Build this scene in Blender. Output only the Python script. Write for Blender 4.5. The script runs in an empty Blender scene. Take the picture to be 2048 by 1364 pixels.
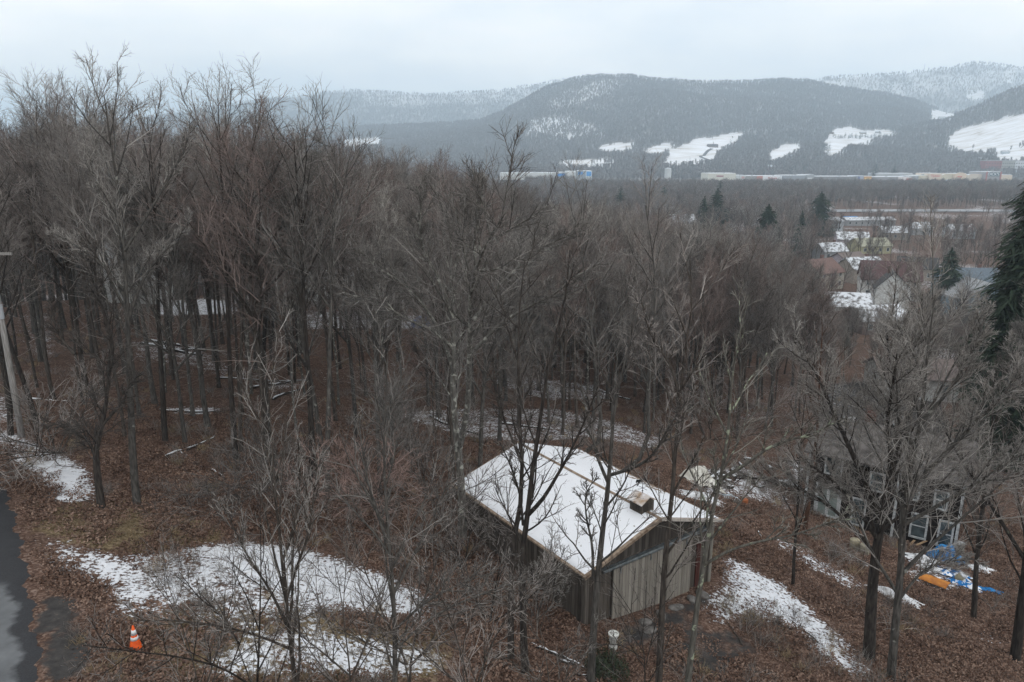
import bpy, math, random
import numpy as np
from mathutils import Vector, Matrix

# ------------------------------------------------------------------ camera, sky, sun, exposure
sc = bpy.context.scene
COL = sc.collection
F_PX = 1450.0
TH = math.radians(14.0)
CAMZ = 14.0
cam_d = bpy.data.cameras.new('camera')
cam = bpy.data.objects.new('camera', cam_d)
COL.objects.link(cam)
sc.camera = cam
cam.location = (0, 0, CAMZ)
cam.rotation_euler = (math.radians(90) - TH, 0, 0)
cam_d.sensor_width = 36.0
cam_d.lens = 36.0 * F_PX / 2048.0
cam_d.clip_start = 0.3
cam_d.clip_end = 20000.0

SUN_EL, SUN_AZ = math.radians(38), math.radians(150)
world = bpy.data.worlds.new("World")
sc.world = world
world.use_nodes = True
wn = world.node_tree.nodes
wl = world.node_tree.links
for n in list(wn):
    wn.remove(n)
w_out = wn.new('ShaderNodeOutputWorld')
w_bg = wn.new('ShaderNodeBackground')
w_bg.inputs['Strength'].default_value = 0.10
sky = wn.new('ShaderNodeTexSky')
sky.sky_type = 'NISHITA'
sky.sun_disc = False
sky.sun_elevation = SUN_EL
sky.sun_rotation = SUN_AZ
sky.dust_density = 4.0
tc = wn.new('ShaderNodeTexCoord')
mp = wn.new('ShaderNodeMapping')
mp.inputs['Scale'].default_value = (1.0, 1.0, 3.2)
mp.inputs['Location'].default_value = (0.35, 0.1, 0.0)
nz = wn.new('ShaderNodeTexNoise')
nz.inputs['Scale'].default_value = 2.3
nz.inputs['Detail'].default_value = 6
nz.inputs['Roughness'].default_value = 0.5
rmp = wn.new('ShaderNodeValToRGB')
rmp.color_ramp.elements[0].position = 0.36
rmp.color_ramp.elements[0].color = (11.4, 12.0, 12.6, 1)
rmp.color_ramp.elements[1].position = 0.62
rmp.color_ramp.elements[1].color = (16.6, 15.9, 15.1, 1)
mixw = wn.new('ShaderNodeMix')
mixw.data_type = 'RGBA'
mixw.inputs['Factor'].default_value = 0.92          # a closed cloud deck over the clear sky
wl.new(tc.outputs['Generated'], mp.inputs['Vector'])
wl.new(mp.outputs[0], nz.inputs['Vector'])
wl.new(nz.outputs['Fac'], rmp.inputs['Fac'])
wl.new(sky.outputs[0], mixw.inputs['A'])
wl.new(rmp.outputs[0], mixw.inputs['B'])
wl.new(mixw.outputs['Result'], w_bg.inputs['Color'])
wl.new(w_bg.outputs[0], w_out.inputs['Surface'])

sun_d = bpy.data.lights.new('sun', 'SUN')
sun_d.energy = 0.6
sun_d.angle = math.radians(25)
sun_d.color = (1.0, 0.97, 0.93)
sun = bpy.data.objects.new('sun', sun_d)
COL.objects.link(sun)
_sd = Vector((math.sin(SUN_AZ) * math.cos(SUN_EL), math.cos(SUN_AZ) * math.cos(SUN_EL), math.sin(SUN_EL)))
sun.rotation_euler = _sd.to_track_quat('Z', 'Y').to_euler()

sc.view_settings.view_transform = 'Standard'
sc.view_settings.look = 'None'
sc.view_settings.exposure = 0.08
sc.view_settings.gamma = 1.0
sc.render.engine = 'CYCLES'
sc.cycles.use_denoising = True
sc.cycles.denoising_prefilter = 'ACCURATE'
sc.cycles.denoiser = 'OPENIMAGEDENOISE'
sc.cycles.denoising_input_passes = 'RGB_ALBEDO_NORMAL'
sc.cycles.max_bounces = 4
sc.cycles.diffuse_bounces = 2
sc.cycles.glossy_bounces = 2
sc.cycles.volume_bounces = 2
sc.cycles.transparent_max_bounces = 4

RNG = np.random.default_rng(11)
random.seed(11)

# ------------------------------------------------------------------ pixel (2048 x 1364) -> world
CT, ST = math.cos(TH), math.sin(TH)


def ray(px, py):
    u = (px - 1024.0) / F_PX
    v = (682.0 - py) / F_PX
    return np.array([u, CT + v * ST, v * CT - ST])


def project(P):
    P = np.asarray(P, float)
    X, Y, Zw = P[..., 0], P[..., 1], P[..., 2] - CAMZ
    Z = Y * CT - Zw * ST
    V = Y * ST + Zw * CT
    Z = np.where(Z < 0.1, 0.1, Z)
    return 1024 + F_PX * X / Z, 682 - F_PX * V / Z


def at_drop(px, py, drop):
    r = ray(px, py)
    t = -drop / r[2]
    return r * t + np.array([0, 0, CAMZ])


def at_y(px, py, y):
    r = ray(px, py)
    return r * (y / r[1]) + np.array([0, 0, CAMZ])


# ------------------------------------------------------------------ terrain height (thin plate spline)
_ctl = [(272, 1298, 13.5), (90, 1364, 13.35), (0, 1364, 13.3), (0, 1150, 13.5), (0, 940, 13.7), (200, 1000, 14.6),
        (40, 872, 14.4), (470, 920, 15.8), (500, 1300, 14.2), (800, 1200, 15.9), (1172, 1275, 17.55), (1430, 1165, 17.75),
        (900, 1080, 17.0), (640, 1000, 16.2), (900, 850, 19.0), (640, 800, 18.0), (1610, 1030, 22.4), (1790, 1085, 22.4),
        (1905, 1118, 22.3), (1880, 1150, 22.0), (1790, 1200, 20.9), (1735, 1300, 19.3), (2048, 1364, 19.6), (2048, 1150, 22.6),
        (1500, 1200, 18.6), (1600, 1364, 18.2), (1450, 1360, 17.7), (1300, 1364, 17.3), (1400, 940, 20.8), (1200, 830, 22.2),
        (1000, 800, 21.0), (300, 650, 19.0), (600, 600, 22.0), (250, 600, 19.6), (1750, 830, 27.5), (1000, 620, 26.0),
        (40, 620, 18.0), (1150, 900, 18.8), (1450, 1040, 18.6)]
_P = [at_drop(*c) for c in _ctl]
_P += [np.array(p, float) for p in [(0, 0, .2), (-20, 0, .8), (20, 0, -1.5), (0, -25, 1.5), (-40, -20, 2), (45, -15, -4), (40, 25, -7),
                                    (0, 150, -17), (60, 140, -18.5), (-60, 130, -11), (-110, 110, -8), (-60, 60, -2), (-60, 20, 1),
                                    (80, 80, -17), (110, 120, -19), (-100, 60, -2), (60, 45, -12), (90, 30, -14), (0, 200, -19), (-100, 200, -17), (120, 200, -19)]]
_C = np.array([[p[0], p[1]] for p in _P])
_H = np.array([p[2] for p in _P])


def _U(r2):
    return np.where(r2 > 1e-9, r2 * np.log(np.maximum(r2, 1e-9)), 0.0)


_n = len(_C)
_K = _U(((_C[:, None] - _C[None]) ** 2).sum(-1)) + np.eye(_n) * 60.0
_Q = np.c_[np.ones(_n), _C]
_A = np.zeros((_n + 3, _n + 3))
_A[:_n, :_n] = _K
_A[:_n, _n:] = _Q
_A[_n:, :_n] = _Q.T
_W = np.linalg.solve(_A, np.r_[_H, 0, 0, 0])


def sstep(a, b, x):
    t = np.clip((np.asarray(x, float) - a) / (b - a), 0, 1)
    return t * t * (3 - 2 * t)


def gh(x, y):
    x = np.asarray(x, float)
    y = np.asarray(y, float)
    shp = np.broadcast(x, y).shape
    X = np.broadcast_to(x, shp).ravel()
    Y = np.broadcast_to(y, shp).ravel()
    out = np.full(X.shape, -19.0)
    R = np.hypot(X, Y - 40)
    near = R < 190
    for s in range(0, int(near.sum()), 20000):
        idx = np.flatnonzero(near)[s:s + 20000]
        d = (X[idx][:, None] - _C[:, 0]) ** 2 + (Y[idx][:, None] - _C[:, 1]) ** 2
        h = _U(d) @ _W[:_n] + _W[_n] + _W[_n + 1] * X[idx] + _W[_n + 2] * Y[idx]
        h = np.clip(h, -21, 6)
        k = sstep(110, 185, R[idx])
        farz = np.where(Y[idx] > -10, -19.0, np.clip(-X[idx] * .05, -8, 4))
        out[idx] = h * (1 - k) + farz * k
    beh = (~near) & (Y < 60)
    k = sstep(60, -60, Y[beh])
    out[beh] = -19 * (1 - k) + np.clip(-X[beh] * .05, -8, 4) * k
    # small scale roll of the forest floor
    out += 0.10 * np.sin(X * .9 + 1.3 * np.sin(Y * .35)) * np.sin(Y * .7 + .8) * sstep(14, 22, Y)
    return out.reshape(shp)


def ghit(px, py, tmax=1500):
    """where the view ray through a photo pixel meets the ground"""
    r = ray(px, py)
    if r[2] > -0.01:
        t = np.linspace(5, 20000, 4)
        return at_y(px, py, 900)
    t = np.concatenate([np.linspace(6, 200, 1200), np.linspace(201, tmax, 1300)])
    P = r[None] * t[:, None]
    d = P[:, 2] + CAMZ - gh(P[:, 0], P[:, 1])
    i = int(np.argmax(d < 0))
    if d[i] >= 0:
        i = len(t) - 1
    if i > 0:
        a = d[i - 1] / (d[i - 1] - d[i] + 1e-9)
        tt = t[i - 1] + (t[i] - t[i - 1]) * a
    else:
        tt = t[0]
    p = r * tt
    return np.array([p[0], p[1], gh(p[0], p[1]).item()])


# ------------------------------------------------------------------ object helpers
def link(o, parent=None):
    COL.objects.link(o)
    if parent is not None:
        o.parent = parent
    return o


def tag(o, label=None, cat=None, group=None, kind=None):
    if label:
        o['label'] = label
    if cat:
        o['category'] = cat
    if group:
        o['group'] = group
    if kind:
        o['kind'] = kind
    return o


def empty(name, loc=(0, 0, 0), rz=0.0, label=None, cat=None, group=None):
    o = bpy.data.objects.new(name, None)
    o.empty_display_size = 0.2
    o.location = [float(c) for c in loc]
    o.rotation_euler = (0, 0, rz)
    link(o)
    return tag(o, label, cat, group)


def mesh_from(name, V, quads=None, tris=None, smooth=False):
    me = bpy.data.meshes.new(name)
    V = np.asarray(V, np.float32)
    nq = 0 if quads is None else len(quads)
    nt = 0 if tris is None else len(tris)
    me.vertices.add(len(V))
    me.vertices.foreach_set('co', V.ravel())
    loops = []
    if nq:
        loops.append(np.asarray(quads, np.int32).ravel())
    if nt:
        loops.append(np.asarray(tris, np.int32).ravel())
    lo = np.concatenate(loops)
    me.loops.add(len(lo))
    me.loops.foreach_set('vertex_index', lo)
    me.polygons.add(nq + nt)
    st = np.concatenate([np.arange(nq) * 4, nq * 4 + np.arange(nt) * 3]).astype(np.int32)
    me.polygons.foreach_set('loop_start', st)
    if smooth:
        me.polygons.foreach_set('use_smooth', np.ones(nq + nt, bool))
    me.update(calc_edges=True)
    me.validate()
    return me


class MB:
    """collects boxes, prisms and tubes into ONE mesh object"""

    def __init__(self):
        self.v = []
        self.f = []

    def add(self, vs, fs):
        o = len(self.v)
        self.v += [tuple(float(c) for c in p) for p in vs]
        self.f += [tuple(i + o for i in f) for f in fs]
        return self

    def box(self, x0, x1, y0, y1, z0, z1, M=None):
        vs = [(x, y, z) for z in (z0, z1) for y in (y0, y1) for x in (x0, x1)]
        if M is not None:
            vs = [tuple(M @ Vector(p)) for p in vs]
        return self.add(vs, [(0, 2, 3, 1), (4, 5, 7, 6), (0, 1, 5, 4), (1, 3, 7, 5), (3, 2, 6, 7), (2, 0, 4, 6)])

    def prism(self, prof, y0, y1, M=None):
        """profile in x,z extruded along y"""
        n = len(prof)
        vs = [(x, y0, z) for x, z in prof] + [(x, y1, z) for x, z in prof]
        if M is not None:
            vs = [tuple(M @ Vector(p)) for p in vs]
        fs = [tuple(range(n)), tuple(range(2 * n - 1, n - 1, -1))]
        fs += [(i, i + n, (i + 1) % n + n, (i + 1) % n) for i in range(n)]
        return self.add(vs, fs)

    def lathe(self, prof, n=16, c=(0, 0, 0), M=None):
        vs, fs = [], []
        for r, z in prof:
            for k in range(n):
                a = 2 * math.pi * k / n
                p = (c[0] + r * math.cos(a), c[1] + r * math.sin(a), c[2] + z)
                vs.append(tuple(M @ Vector(p)) if M is not None else p)
        m = len(prof)
        for i in range(m - 1):
            for k in range(n):
                k2 = (k + 1) % n
                fs.append((i * n + k, i * n + k2, (i + 1) * n + k2, (i + 1) * n + k))
        fs.append(tuple(range(n - 1, -1, -1)))
        fs.append(tuple((m - 1) * n + k for k in range(n)))
        return self.add(vs, fs)

    def tube(self, pts, rad, n=8):
        pts = [Vector(p) for p in pts]
        vs, fs = [], []
        for i, p in enumerate(pts):
            t = (pts[min(i + 1, len(pts) - 1)] - pts[max(i - 1, 0)]).normalized()
            ref = Vector((0, 0, 1)) if abs(t.z) < .9 else Vector((1, 0, 0))
            u = t.cross(ref).normalized()
            w = t.cross(u)
            r = rad[i] if hasattr(rad, '__len__') else rad
            for k in range(n):
                a = 2 * math.pi * k / n
                vs.append(tuple(p + u * (r * math.cos(a)) + w * (r * math.sin(a))))
        for i in range(len(pts) - 1):
            for k in range(n):
                k2 = (k + 1) % n
                fs.append((i * n + k, i * n + k2, (i + 1) * n + k2, (i + 1) * n + k))
        fs.append(tuple(range(n - 1, -1, -1)))
        fs.append(tuple((len(pts) - 1) * n + k for k in range(n)))
        return self.add(vs, fs)

    def build(self, name, mat, parent=None, smooth=False, loc=None, rz=0.0):
        me = bpy.data.meshes.new(name)
        me.from_pydata(self.v, [], self.f)
        me.update()
        if smooth:
            me.polygons.foreach_set('use_smooth', np.ones(len(me.polygons), bool))
        me.materials.append(mat)
        o = bpy.data.objects.new(name, me)
        if loc is not None:
            o.location = [float(c) for c in loc]
            o.rotation_euler = (0, 0, rz)
        return link(o, parent)


# ------------------------------------------------------------------ materials
def new_mat(name):
    m = bpy.data.materials.new(name)
    m.use_nodes = True
    nt = m.node_tree
    b = nt.nodes['Principled BSDF']
    b.inputs['Specular IOR Level'].default_value = 0.25
    return m, nt.nodes, nt.links, b


def c4(c):
    return (c[0], c[1], c[2], 1.0)


def mat_noise(name, a, b_, scale=4.0, rough=0.85, detail=5, lo=.35, hi=.65, bump=0.0, stretch=(1, 1, 1), coord='Object', metallic=0.0, spec=.25):
    m, N, L, b = new_mat(name)
    t = N.new('ShaderNodeTexCoord')
    mpn = N.new('ShaderNodeMapping')
    mpn.inputs['Scale'].default_value = stretch
    n = N.new('ShaderNodeTexNoise')
    n.inputs['Scale'].default_value = scale
    n.inputs['Detail'].default_value = detail
    r = N.new('ShaderNodeValToRGB')
    r.color_ramp.elements[0].position = lo
    r.color_ramp.elements[0].color = c4(a)
    r.color_ramp.elements[1].position = hi
    r.color_ramp.elements[1].color = c4(b_)
    L.new(t.outputs[coord], mpn.inputs[0])
    L.new(mpn.outputs[0], n.inputs['Vector'])
    L.new(n.outputs['Fac'], r.inputs['Fac'])
    L.new(r.outputs[0], b.inputs['Base Color'])
    b.inputs['Roughness'].default_value = rough
    b.inputs['Metallic'].default_value = metallic
    b.inputs['Specular IOR Level'].default_value = spec
    if bump:
        bp = N.new('ShaderNodeBump')
        bp.inputs['Strength'].default_value = bump
        bp.inputs['Distance'].default_value = 0.03
        L.new(n.outputs['Fac'], bp.inputs['Height'])
        L.new(bp.outputs[0], b.inputs['Normal'])
    return m


def mat_bark(name, dark, light, lichen, lich_lo=.62, tint=.25):
    """bark: streaked along the trunk, patchy lichen, a tint of its own on each tree"""
    m, N, L, b = new_mat(name)
    t = N.new('ShaderNodeTexCoord')
    mpn = N.new('ShaderNodeMapping')
    mpn.inputs['Scale'].default_value = (9, 9, 1.6)
    n = N.new('ShaderNodeTexNoise')
    n.inputs['Scale'].default_value = 1.6
    n.inputs['Detail'].default_value = 4
    r = N.new('ShaderNodeValToRGB')
    r.color_ramp.elements[0].position = .35
    r.color_ramp.elements[0].color = c4(dark)
    r.color_ramp.elements[1].position = .68
    r.color_ramp.elements[1].color = c4(light)
    n2 = N.new('ShaderNodeTexNoise')
    n2.inputs['Scale'].default_value = 3.4
    n2.inputs['Detail'].default_value = 3
    r2 = N.new('ShaderNodeMapRange')
    r2.inputs['From Min'].default_value = lich_lo
    r2.inputs['From Max'].default_value = lich_lo + .06
    mx = N.new('ShaderNodeMix')
    mx.data_type = 'RGBA'
    mx.inputs['B'].default_value = c4(lichen)
    oi = N.new('ShaderNodeObjectInfo')
    mr = N.new('ShaderNodeMapRange')
    mr.inputs['To Min'].default_value = 1 - tint
    mr.inputs['To Max'].default_value = 1 + tint
    hs = N.new('ShaderNodeHueSaturation')
    L.new(t.outputs['Object'], mpn.inputs[0])
    L.new(mpn.outputs[0], n.inputs['Vector'])
    L.new(t.outputs['Object'], n2.inputs['Vector'])
    L.new(n.outputs['Fac'], r.inputs['Fac'])
    L.new(n2.outputs['Fac'], r2.inputs['Value'])
    L.new(r2.outputs[0], mx.inputs['Factor'])
    L.new(r.outputs[0], mx.inputs['A'])
    L.new(oi.outputs['Random'], mr.inputs['Value'])
    L.new(mr.outputs[0], hs.inputs['Value'])
    L.new(mx.outputs['Result'], hs.inputs['Color'])
    L.new(hs.outputs[0], b.inputs['Base Color'])
    b.inputs['Roughness'].default_value = .95
    b.inputs['Specular IOR Level'].default_value = .1
    return m


def mat_twig(name, a, b_, c_=None):
    """twigs: every branch has its own tone between dark wet wood and pale dry tips, every tree its own shift"""
    m, N, L, b = new_mat(name)
    oi = N.new('ShaderNodeObjectInfo')
    ge = N.new('ShaderNodeNewGeometry')
    r = N.new('ShaderNodeValToRGB')
    lo = tuple(x * .36 for x in a)
    hi = tuple(min(.62, x * 2.0) for x in b_)
    r.color_ramp.elements[0].position = .05
    r.color_ramp.elements[0].color = c4(lo)
    r.color_ramp.elements[1].position = .97
    r.color_ramp.elements[1].color = c4(hi)
    e = r.color_ramp.elements.new(.5)
    e.color = c4(tuple(1.10 * v for v in (c_ or tuple((x + y) / 2 for x, y in zip(a, b_)))))
    mu = N.new('ShaderNodeMath')
    mu.operation = 'MULTIPLY'
    mu.inputs[1].default_value = .35
    ma = N.new('ShaderNodeMath')
    ma.operation = 'MULTIPLY_ADD'
    ma.inputs[1].default_value = .70
    L.new(oi.outputs['Random'], mu.inputs[0])
    L.new(ge.outputs['Random Per Island'], ma.inputs[0])
    L.new(mu.outputs[0], ma.inputs[2])
    L.new(ma.outputs[0], r.inputs['Fac'])
    L.new(r.outputs[0], b.inputs['Base Color'])
    b.inputs['Roughness'].default_value = .9
    b.inputs['Specular IOR Level'].default_value = .15
    return m


BARK = {
    'grey': mat_bark('bark_grey', (.052, .048, .044), (.145, .135, .122), (.28, .28, .25), .65),
    'brown': mat_bark('bark_brown', (.040, .034, .029), (.112, .096, .084), (.19, .19, .16), .69),
    'dark': mat_bark('bark_dark', (.024, .020, .018), (.070, .061, .054), (.12, .12, .095), .71),
    'pale': mat_bark('bark_pale', (.075, .069, .061), (.19, .182, .165), (.34, .34, .30), .56, .12),
    'lichen': mat_bark('bark_lichen', (.055, .051, .044), (.14, .134, .116), (.28, .31, .23), .575, .1),
    'rust': mat_bark('bark_rust', (.060, .034, .024), (.15, .083, .056), (.18, .13, .10), .72),
}
TWIG = {
    'grey': mat_twig('twig_grey', (.125, .117, .109), (.225, .213, .198), (.165, .153, .142)),
    'brown': mat_twig('twig_brown', (.112, .100, .093), (.190, .172, .160), (.148, .133, .123)),
    'dark': mat_twig('twig_dark', (.062, .055, .050), (.105, .094, .085)),
    'pale': mat_twig('twig_pale', (.20, .19, .172), (.29, .275, .25)),
    'lichen': mat_twig('twig_lichen', (.135, .128, .112), (.20, .19, .168)),
    'rust': mat_twig('twig_rust', (.140, .113, .102), (.190, .150, .136)),
    'red': mat_twig('twig_red', (.165, .118, .102), (.205, .145, .126)),
}
M_SNOW = mat_noise('snow', (.70, .73, .77), (.80, .82, .85), 9, .6, bump=.2)
M_NEEDLE = mat_noise('needles', (.010, .020, .012), (.030, .048, .026), 5, .8)
M_NEEDLE_FAR = mat_noise('needles_far', (.012, .026, .022), (.028, .046, .036), 5, .8)


def flat(name, c, rough=.8, metallic=0.0):
    k = tuple(min(1, x * 1.18) for x in c)
    d = tuple(x * .82 for x in c)
    return mat_noise(name, d, k, 3.0, rough, metallic=metallic)


# ------------------------------------------------------------------ ground sheet
def inpoly(px, py, poly):
    poly = np.asarray(poly, float)
    c = np.zeros(px.shape, bool)
    j = len(poly) - 1
    for i in range(len(poly)):
        xi, yi = poly[i]
        xj, yj = poly[j]
        hit = ((yi > py) != (yj > py)) & (px < (xj - xi) * (py - yi) / (yj - yi + 1e-12) + xi)
        c ^= hit
        j = i
    return c


def axis(lo, hi, a, b, step, grow=1.09):
    core = list(np.arange(a, b + 1e-6, step))
    s, x = step, b
    while x < hi:
        s *= grow
        x += s
        core.append(x)
    s, x = step, a
    while x > lo:
        s *= grow
        x -= s
        core.insert(0, x)
    return np.array(core)


def grid_mesh(name, X, Y, Z):
    ny, nx = X.shape
    V = np.stack([X, Y, Z], -1).reshape(-1, 3)
    i = np.arange(ny - 1)[:, None] * nx + np.arange(nx - 1)[None]
    q = np.stack([i, i + 1, i + nx + 1, i + nx], -1).reshape(-1, 4)
    return mesh_from(name, V, quads=q, smooth=True)


def set_attr(me, name, arr):
    a = me.attributes.new(name, 'FLOAT', 'POINT')
    a.data.foreach_set('value', np.asarray(arr, np.float32).ravel())


SNOW_P = [
    ([(62, 1050), (150, 1088), (230, 1108), (330, 1100), (400, 1082), (520, 1080), (640, 1105), (760, 1142), (860, 1190), (905, 1240), (880, 1262), (800, 1245), (700, 1235), (600, 1232), (500, 1215), (420, 1205), (330, 1200), (240, 1215), (180, 1180), (105, 1140), (72, 1100)], .69),
    ([(420, 1080), (520, 1078), (640, 1102), (760, 1140), (850, 1185), (800, 1220), (620, 1190), (480, 1150)], .84),
    ([(200, 1180), (460, 1190), (620, 1230), (700, 1270), (560, 1290), (440, 1275), (330, 1262), (260, 1255), (215, 1262)], .52),
    ([(240, 1275), (330, 1270), (330, 1290), (290, 1300)], .35),
    ([(400, 1310), (480, 1270), (700, 1262), (900, 1300), (900, 1364), (330, 1364)], .76),
    ([(-40, 840), (60, 878), (140, 915), (195, 950), (190, 1010), (105, 1005), (50, 945), (-40, 870)], .88),
    ([(215, 965), (245, 972), (240, 1000), (210, 1000)], .6),
    ([(-40, 770), (40, 795), (60, 860), (-40, 840)], .55),
    ([(1435, 1100), (1480, 1118), (1560, 1160), (1620, 1208), (1700, 1280), (1760, 1364), (1690, 1364), (1640, 1325), (1590, 1275), (1530, 1232), (1450, 1255), (1390, 1242), (1400, 1190), (1440, 1165)], .74),
    ([(1515, 1058), (1600, 1088), (1680, 1130), (1745, 1170), (1720, 1192), (1640, 1152), (1560, 1108)], .60),
    ([(1940, 1250), (1990, 1243), (2012, 1290), (1980, 1302)], .62),
    ([(1365, 935), (1500, 930), (1590, 1000), (1600, 1030), (1500, 1000), (1380, 998)], .58),
    ([(1570, 900), (1612, 930), (1612, 975), (1580, 965)], .7),
    ([(760, 828), (900, 815), (1100, 815), (1220, 836), (1345, 880), (1330, 905), (1200, 878), (1050, 885), (960, 882), (860, 855)], .56),
    ([(990, 745), (1200, 770), (1240, 800), (1100, 802), (980, 770)], .56),
    ([(325, 812), (445, 812), (455, 830), (335, 830)], .66),
    ([(250, 680), (400, 688), (480, 740), (450, 762), (380, 732), (270, 722)], .50),
    ([(30, 610), (125, 630), (115, 725), (55, 705)], .52),
    ([(-40, 560), (20, 600), (40, 700), (-40, 700)], .4),
    ([(500, 760), (600, 758), (620, 775), (520, 785)], .5),
    ([(310, 600), (480, 598), (480, 630), (310, 632)], .8),
    ([(550, 620), (700, 615), (900, 630), (880, 660), (600, 660)], .6),
    ([(1060, 1285), (1175, 1332), (1170, 1348), (1075, 1310)], .66),
    ([(1140, 1348), (1290, 1352), (1290, 1380), (1140, 1380)], .8),
    ([(950, 1200), (1000, 1240), (985, 1260), (940, 1235)], .4),
    ([(1780, 1095), (1960, 1150), (1950, 1190), (1860, 1180), (1790, 1150)], .55),
    ([(1890, 870), (2060, 950), (2060, 1010), (1960, 960)], .45),
    ([(1640, 750), (1760, 800), (1800, 830), (1700, 850), (1640, 810)], .45),
]
GRASS_P = [
    ([(120, 1010), (250, 1000), (470, 1060), (420, 1085), (300, 1105), (160, 1095), (90, 1050)], .75),
    ([(250, 1235), (560, 1210), (900, 1260), (900, 1364), (230, 1364), (330, 1290)], .65),
    ([(30, 960), (90, 980), (110, 1060), (110, 1180), (70, 1130), (45, 1020)], .45),
    ([(1395, 1240), (1700, 1290), (1720, 1364), (1360, 1364)], .22),
]
DIRT_P = [
    ([(78, 1190), (150, 1190), (160, 1230), (130, 1262), (185, 1275), (190, 1330), (150, 1370), (90, 1370), (80, 1250)], .85),
    ([(245, 1290), (290, 1290), (290, 1320), (245, 1320)], .7),
    ([(1360, 1250), (1460, 1255), (1540, 1300), (1440, 1364), (1330, 1364)], .55),
    ([(1640, 770), (1760, 760), (1880, 800), (1900, 880), (1780, 880), (1650, 860)], .9),
    ([(1170, 1285), (1430, 1165), (1440, 1200), (1280, 1300)], .6),
]


def blur_mask(M, k):
    for _ in range(k):
        M = (M + np.roll(M, 1, 0) + np.roll(M, -1, 0) + np.roll(M, 1, 1) + np.roll(M, -1, 1)) / 5
    return M


gx = axis(-9000, 9000, -46, 56, 0.30, 1.10)
gy = axis(-3000, 1250, 10, 84, 0.30, 1.07)
GX, GY = np.meshgrid(gx, gy)
GZ = gh(GX, GY)
me = grid_mesh('ground', GX, GY, GZ)
PXg, PYg = project(np.stack([GX, GY, GZ], -1))
infront = GY > 3


def paint(polys, k, gain=1.0):
    M = np.zeros(GX.shape)
    for poly, val in polys:
        m = inpoly(PXg, PYg, poly) & infront
        M = np.maximum(M, m * val * gain)
    return blur_mask(M, k)


snow = paint(SNOW_P, 6, 1.10)
lown = .5 + .5 * np.sin(GX * .11 + 2 * np.sin(GY * .05)) * np.sin(GY * .083 + 1.5 * np.sin(GX * .06))
snow = np.maximum(snow, .60 * sstep(75, 120, GY) * sstep(.30, .75, lown))
snow = np.maximum(snow, .42 * sstep(40, 60, GY) * sstep(.55, .9, lown))
grass = paint(GRASS_P, 5)
dirt = paint(DIRT_P, 3)
set_attr(me, 'snow', snow)
set_attr(me, 'grass', grass)
set_attr(me, 'dirt', dirt)

m, N, L, b = new_mat('forest_floor')


def nz_node(scale, detail=4, rough=.5, vec=None):
    n = N.new('ShaderNodeTexNoise')
    n.inputs['Scale'].default_value = scale
    n.inputs['Detail'].default_value = detail
    n.inputs['Roughness'].default_value = rough
    if vec is not None:
        L.new(vec, n.inputs['Vector'])
    return n


def attr_node(nm):
    a = N.new('ShaderNodeAttribute')
    a.attribute_name = nm
    return a.outputs['Fac']


def ramp_node(fac, stops):
    r = N.new('ShaderNodeValToRGB')
    while len(r.color_ramp.elements) < len(stops):
        r.color_ramp.elements.new(.5)
    for e, (p, c) in zip(r.color_ramp.elements, stops):
        e.position = p
        e.color = c4(c)
    L.new(fac, r.inputs['Fac'])
    return r.outputs[0]


def mix_node(fac, a, bb):
    x = N.new('ShaderNodeMix')
    x.data_type = 'RGBA'
    L.new(fac, x.inputs['Factor'])
    L.new(a, x.inputs['A'])
    L.new(bb, x.inputs['B'])
    return x.outputs['Result']


def math_node(op, a, bb=None, clamp=False):
    x = N.new('ShaderNodeMath')
    x.operation = op
    x.use_clamp = clamp
    for i, s in enumerate((a, bb)):
        if s is None:
            continue
        if isinstance(s, (int, float)):
            x.inputs[i].default_value = s
        else:
            L.new(s, x.inputs[i])
    return x.outputs[0]


oc = N.new('ShaderNodeTexCoord').outputs['Object']
vor = N.new('ShaderNodeTexVoronoi')
vor.inputs['Scale'].default_value = 13.0
L.new(oc, vor.inputs['Vector'])
sepc = N.new('ShaderNodeSeparateColor')
L.new(vor.outputs['Color'], sepc.inputs[0])
nA = nz_node(.55, 5, .6, oc)
nB = nz_node(3.5, 5, .65, oc)
leafy = math_node('ADD', math_node('MULTIPLY', sepc.outputs[0], .5), math_node('MULTIPLY', nB.outputs['Fac'], .55))
leaf_c = ramp_node(leafy, [(.22, (.054, .031, .023)), (.45, (.100, .060, .045)), (.62, (.142, .091, .069)), (.84, (.24, .18, .15))])
leaf_d = ramp_node(leafy, [(.22, (.036, .021, .016)), (.45, (.078, .046, .034)), (.62, (.12, .076, .056)), (.82, (.20, .145, .115))])
base = mix_node(ramp_node(nA.outputs['Fac'], [(.38, (0, 0, 0)), (.62, (1, 1, 1))]), leaf_c, leaf_d)
grass_c = ramp_node(leafy, [(.25, (.070, .050, .027)), (.5, (.140, .104, .058)), (.75, (.25, .195, .125))])
nG = nz_node(1.6, 4, .6, oc)
gmask = math_node('MULTIPLY', math_node('SUBTRACT', math_node('ADD', attr_node('grass'), nG.outputs['Fac']), .78), 4.0, True)
base = mix_node(gmask, base, grass_c)
dirt_c = ramp_node(nB.outputs['Fac'], [(.3, (.030, .029, .029)), (.6, (.060, .056, .054)), (.75, (.12, .10, .085))])
dmask = math_node('MULTIPLY', math_node('SUBTRACT', math_node('ADD', attr_node('dirt'), nG.outputs['Fac']), .85), 5.0, True)
base = mix_node(dmask, base, dirt_c)
nS = nz_node(6.5, 4, .65, oc)
nS2 = nz_node(1.1, 3, .5, oc)
sm = math_node('ADD', math_node('MULTIPLY', nS.outputs['Fac'], 1.5), math_node('MULTIPLY', nS2.outputs['Fac'], .5))
smask = math_node('MULTIPLY', math_node('SUBTRACT', math_node('ADD', math_node('MULTIPLY', attr_node('snow'), .86), sm), 1.53), 9.0, True)
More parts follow.
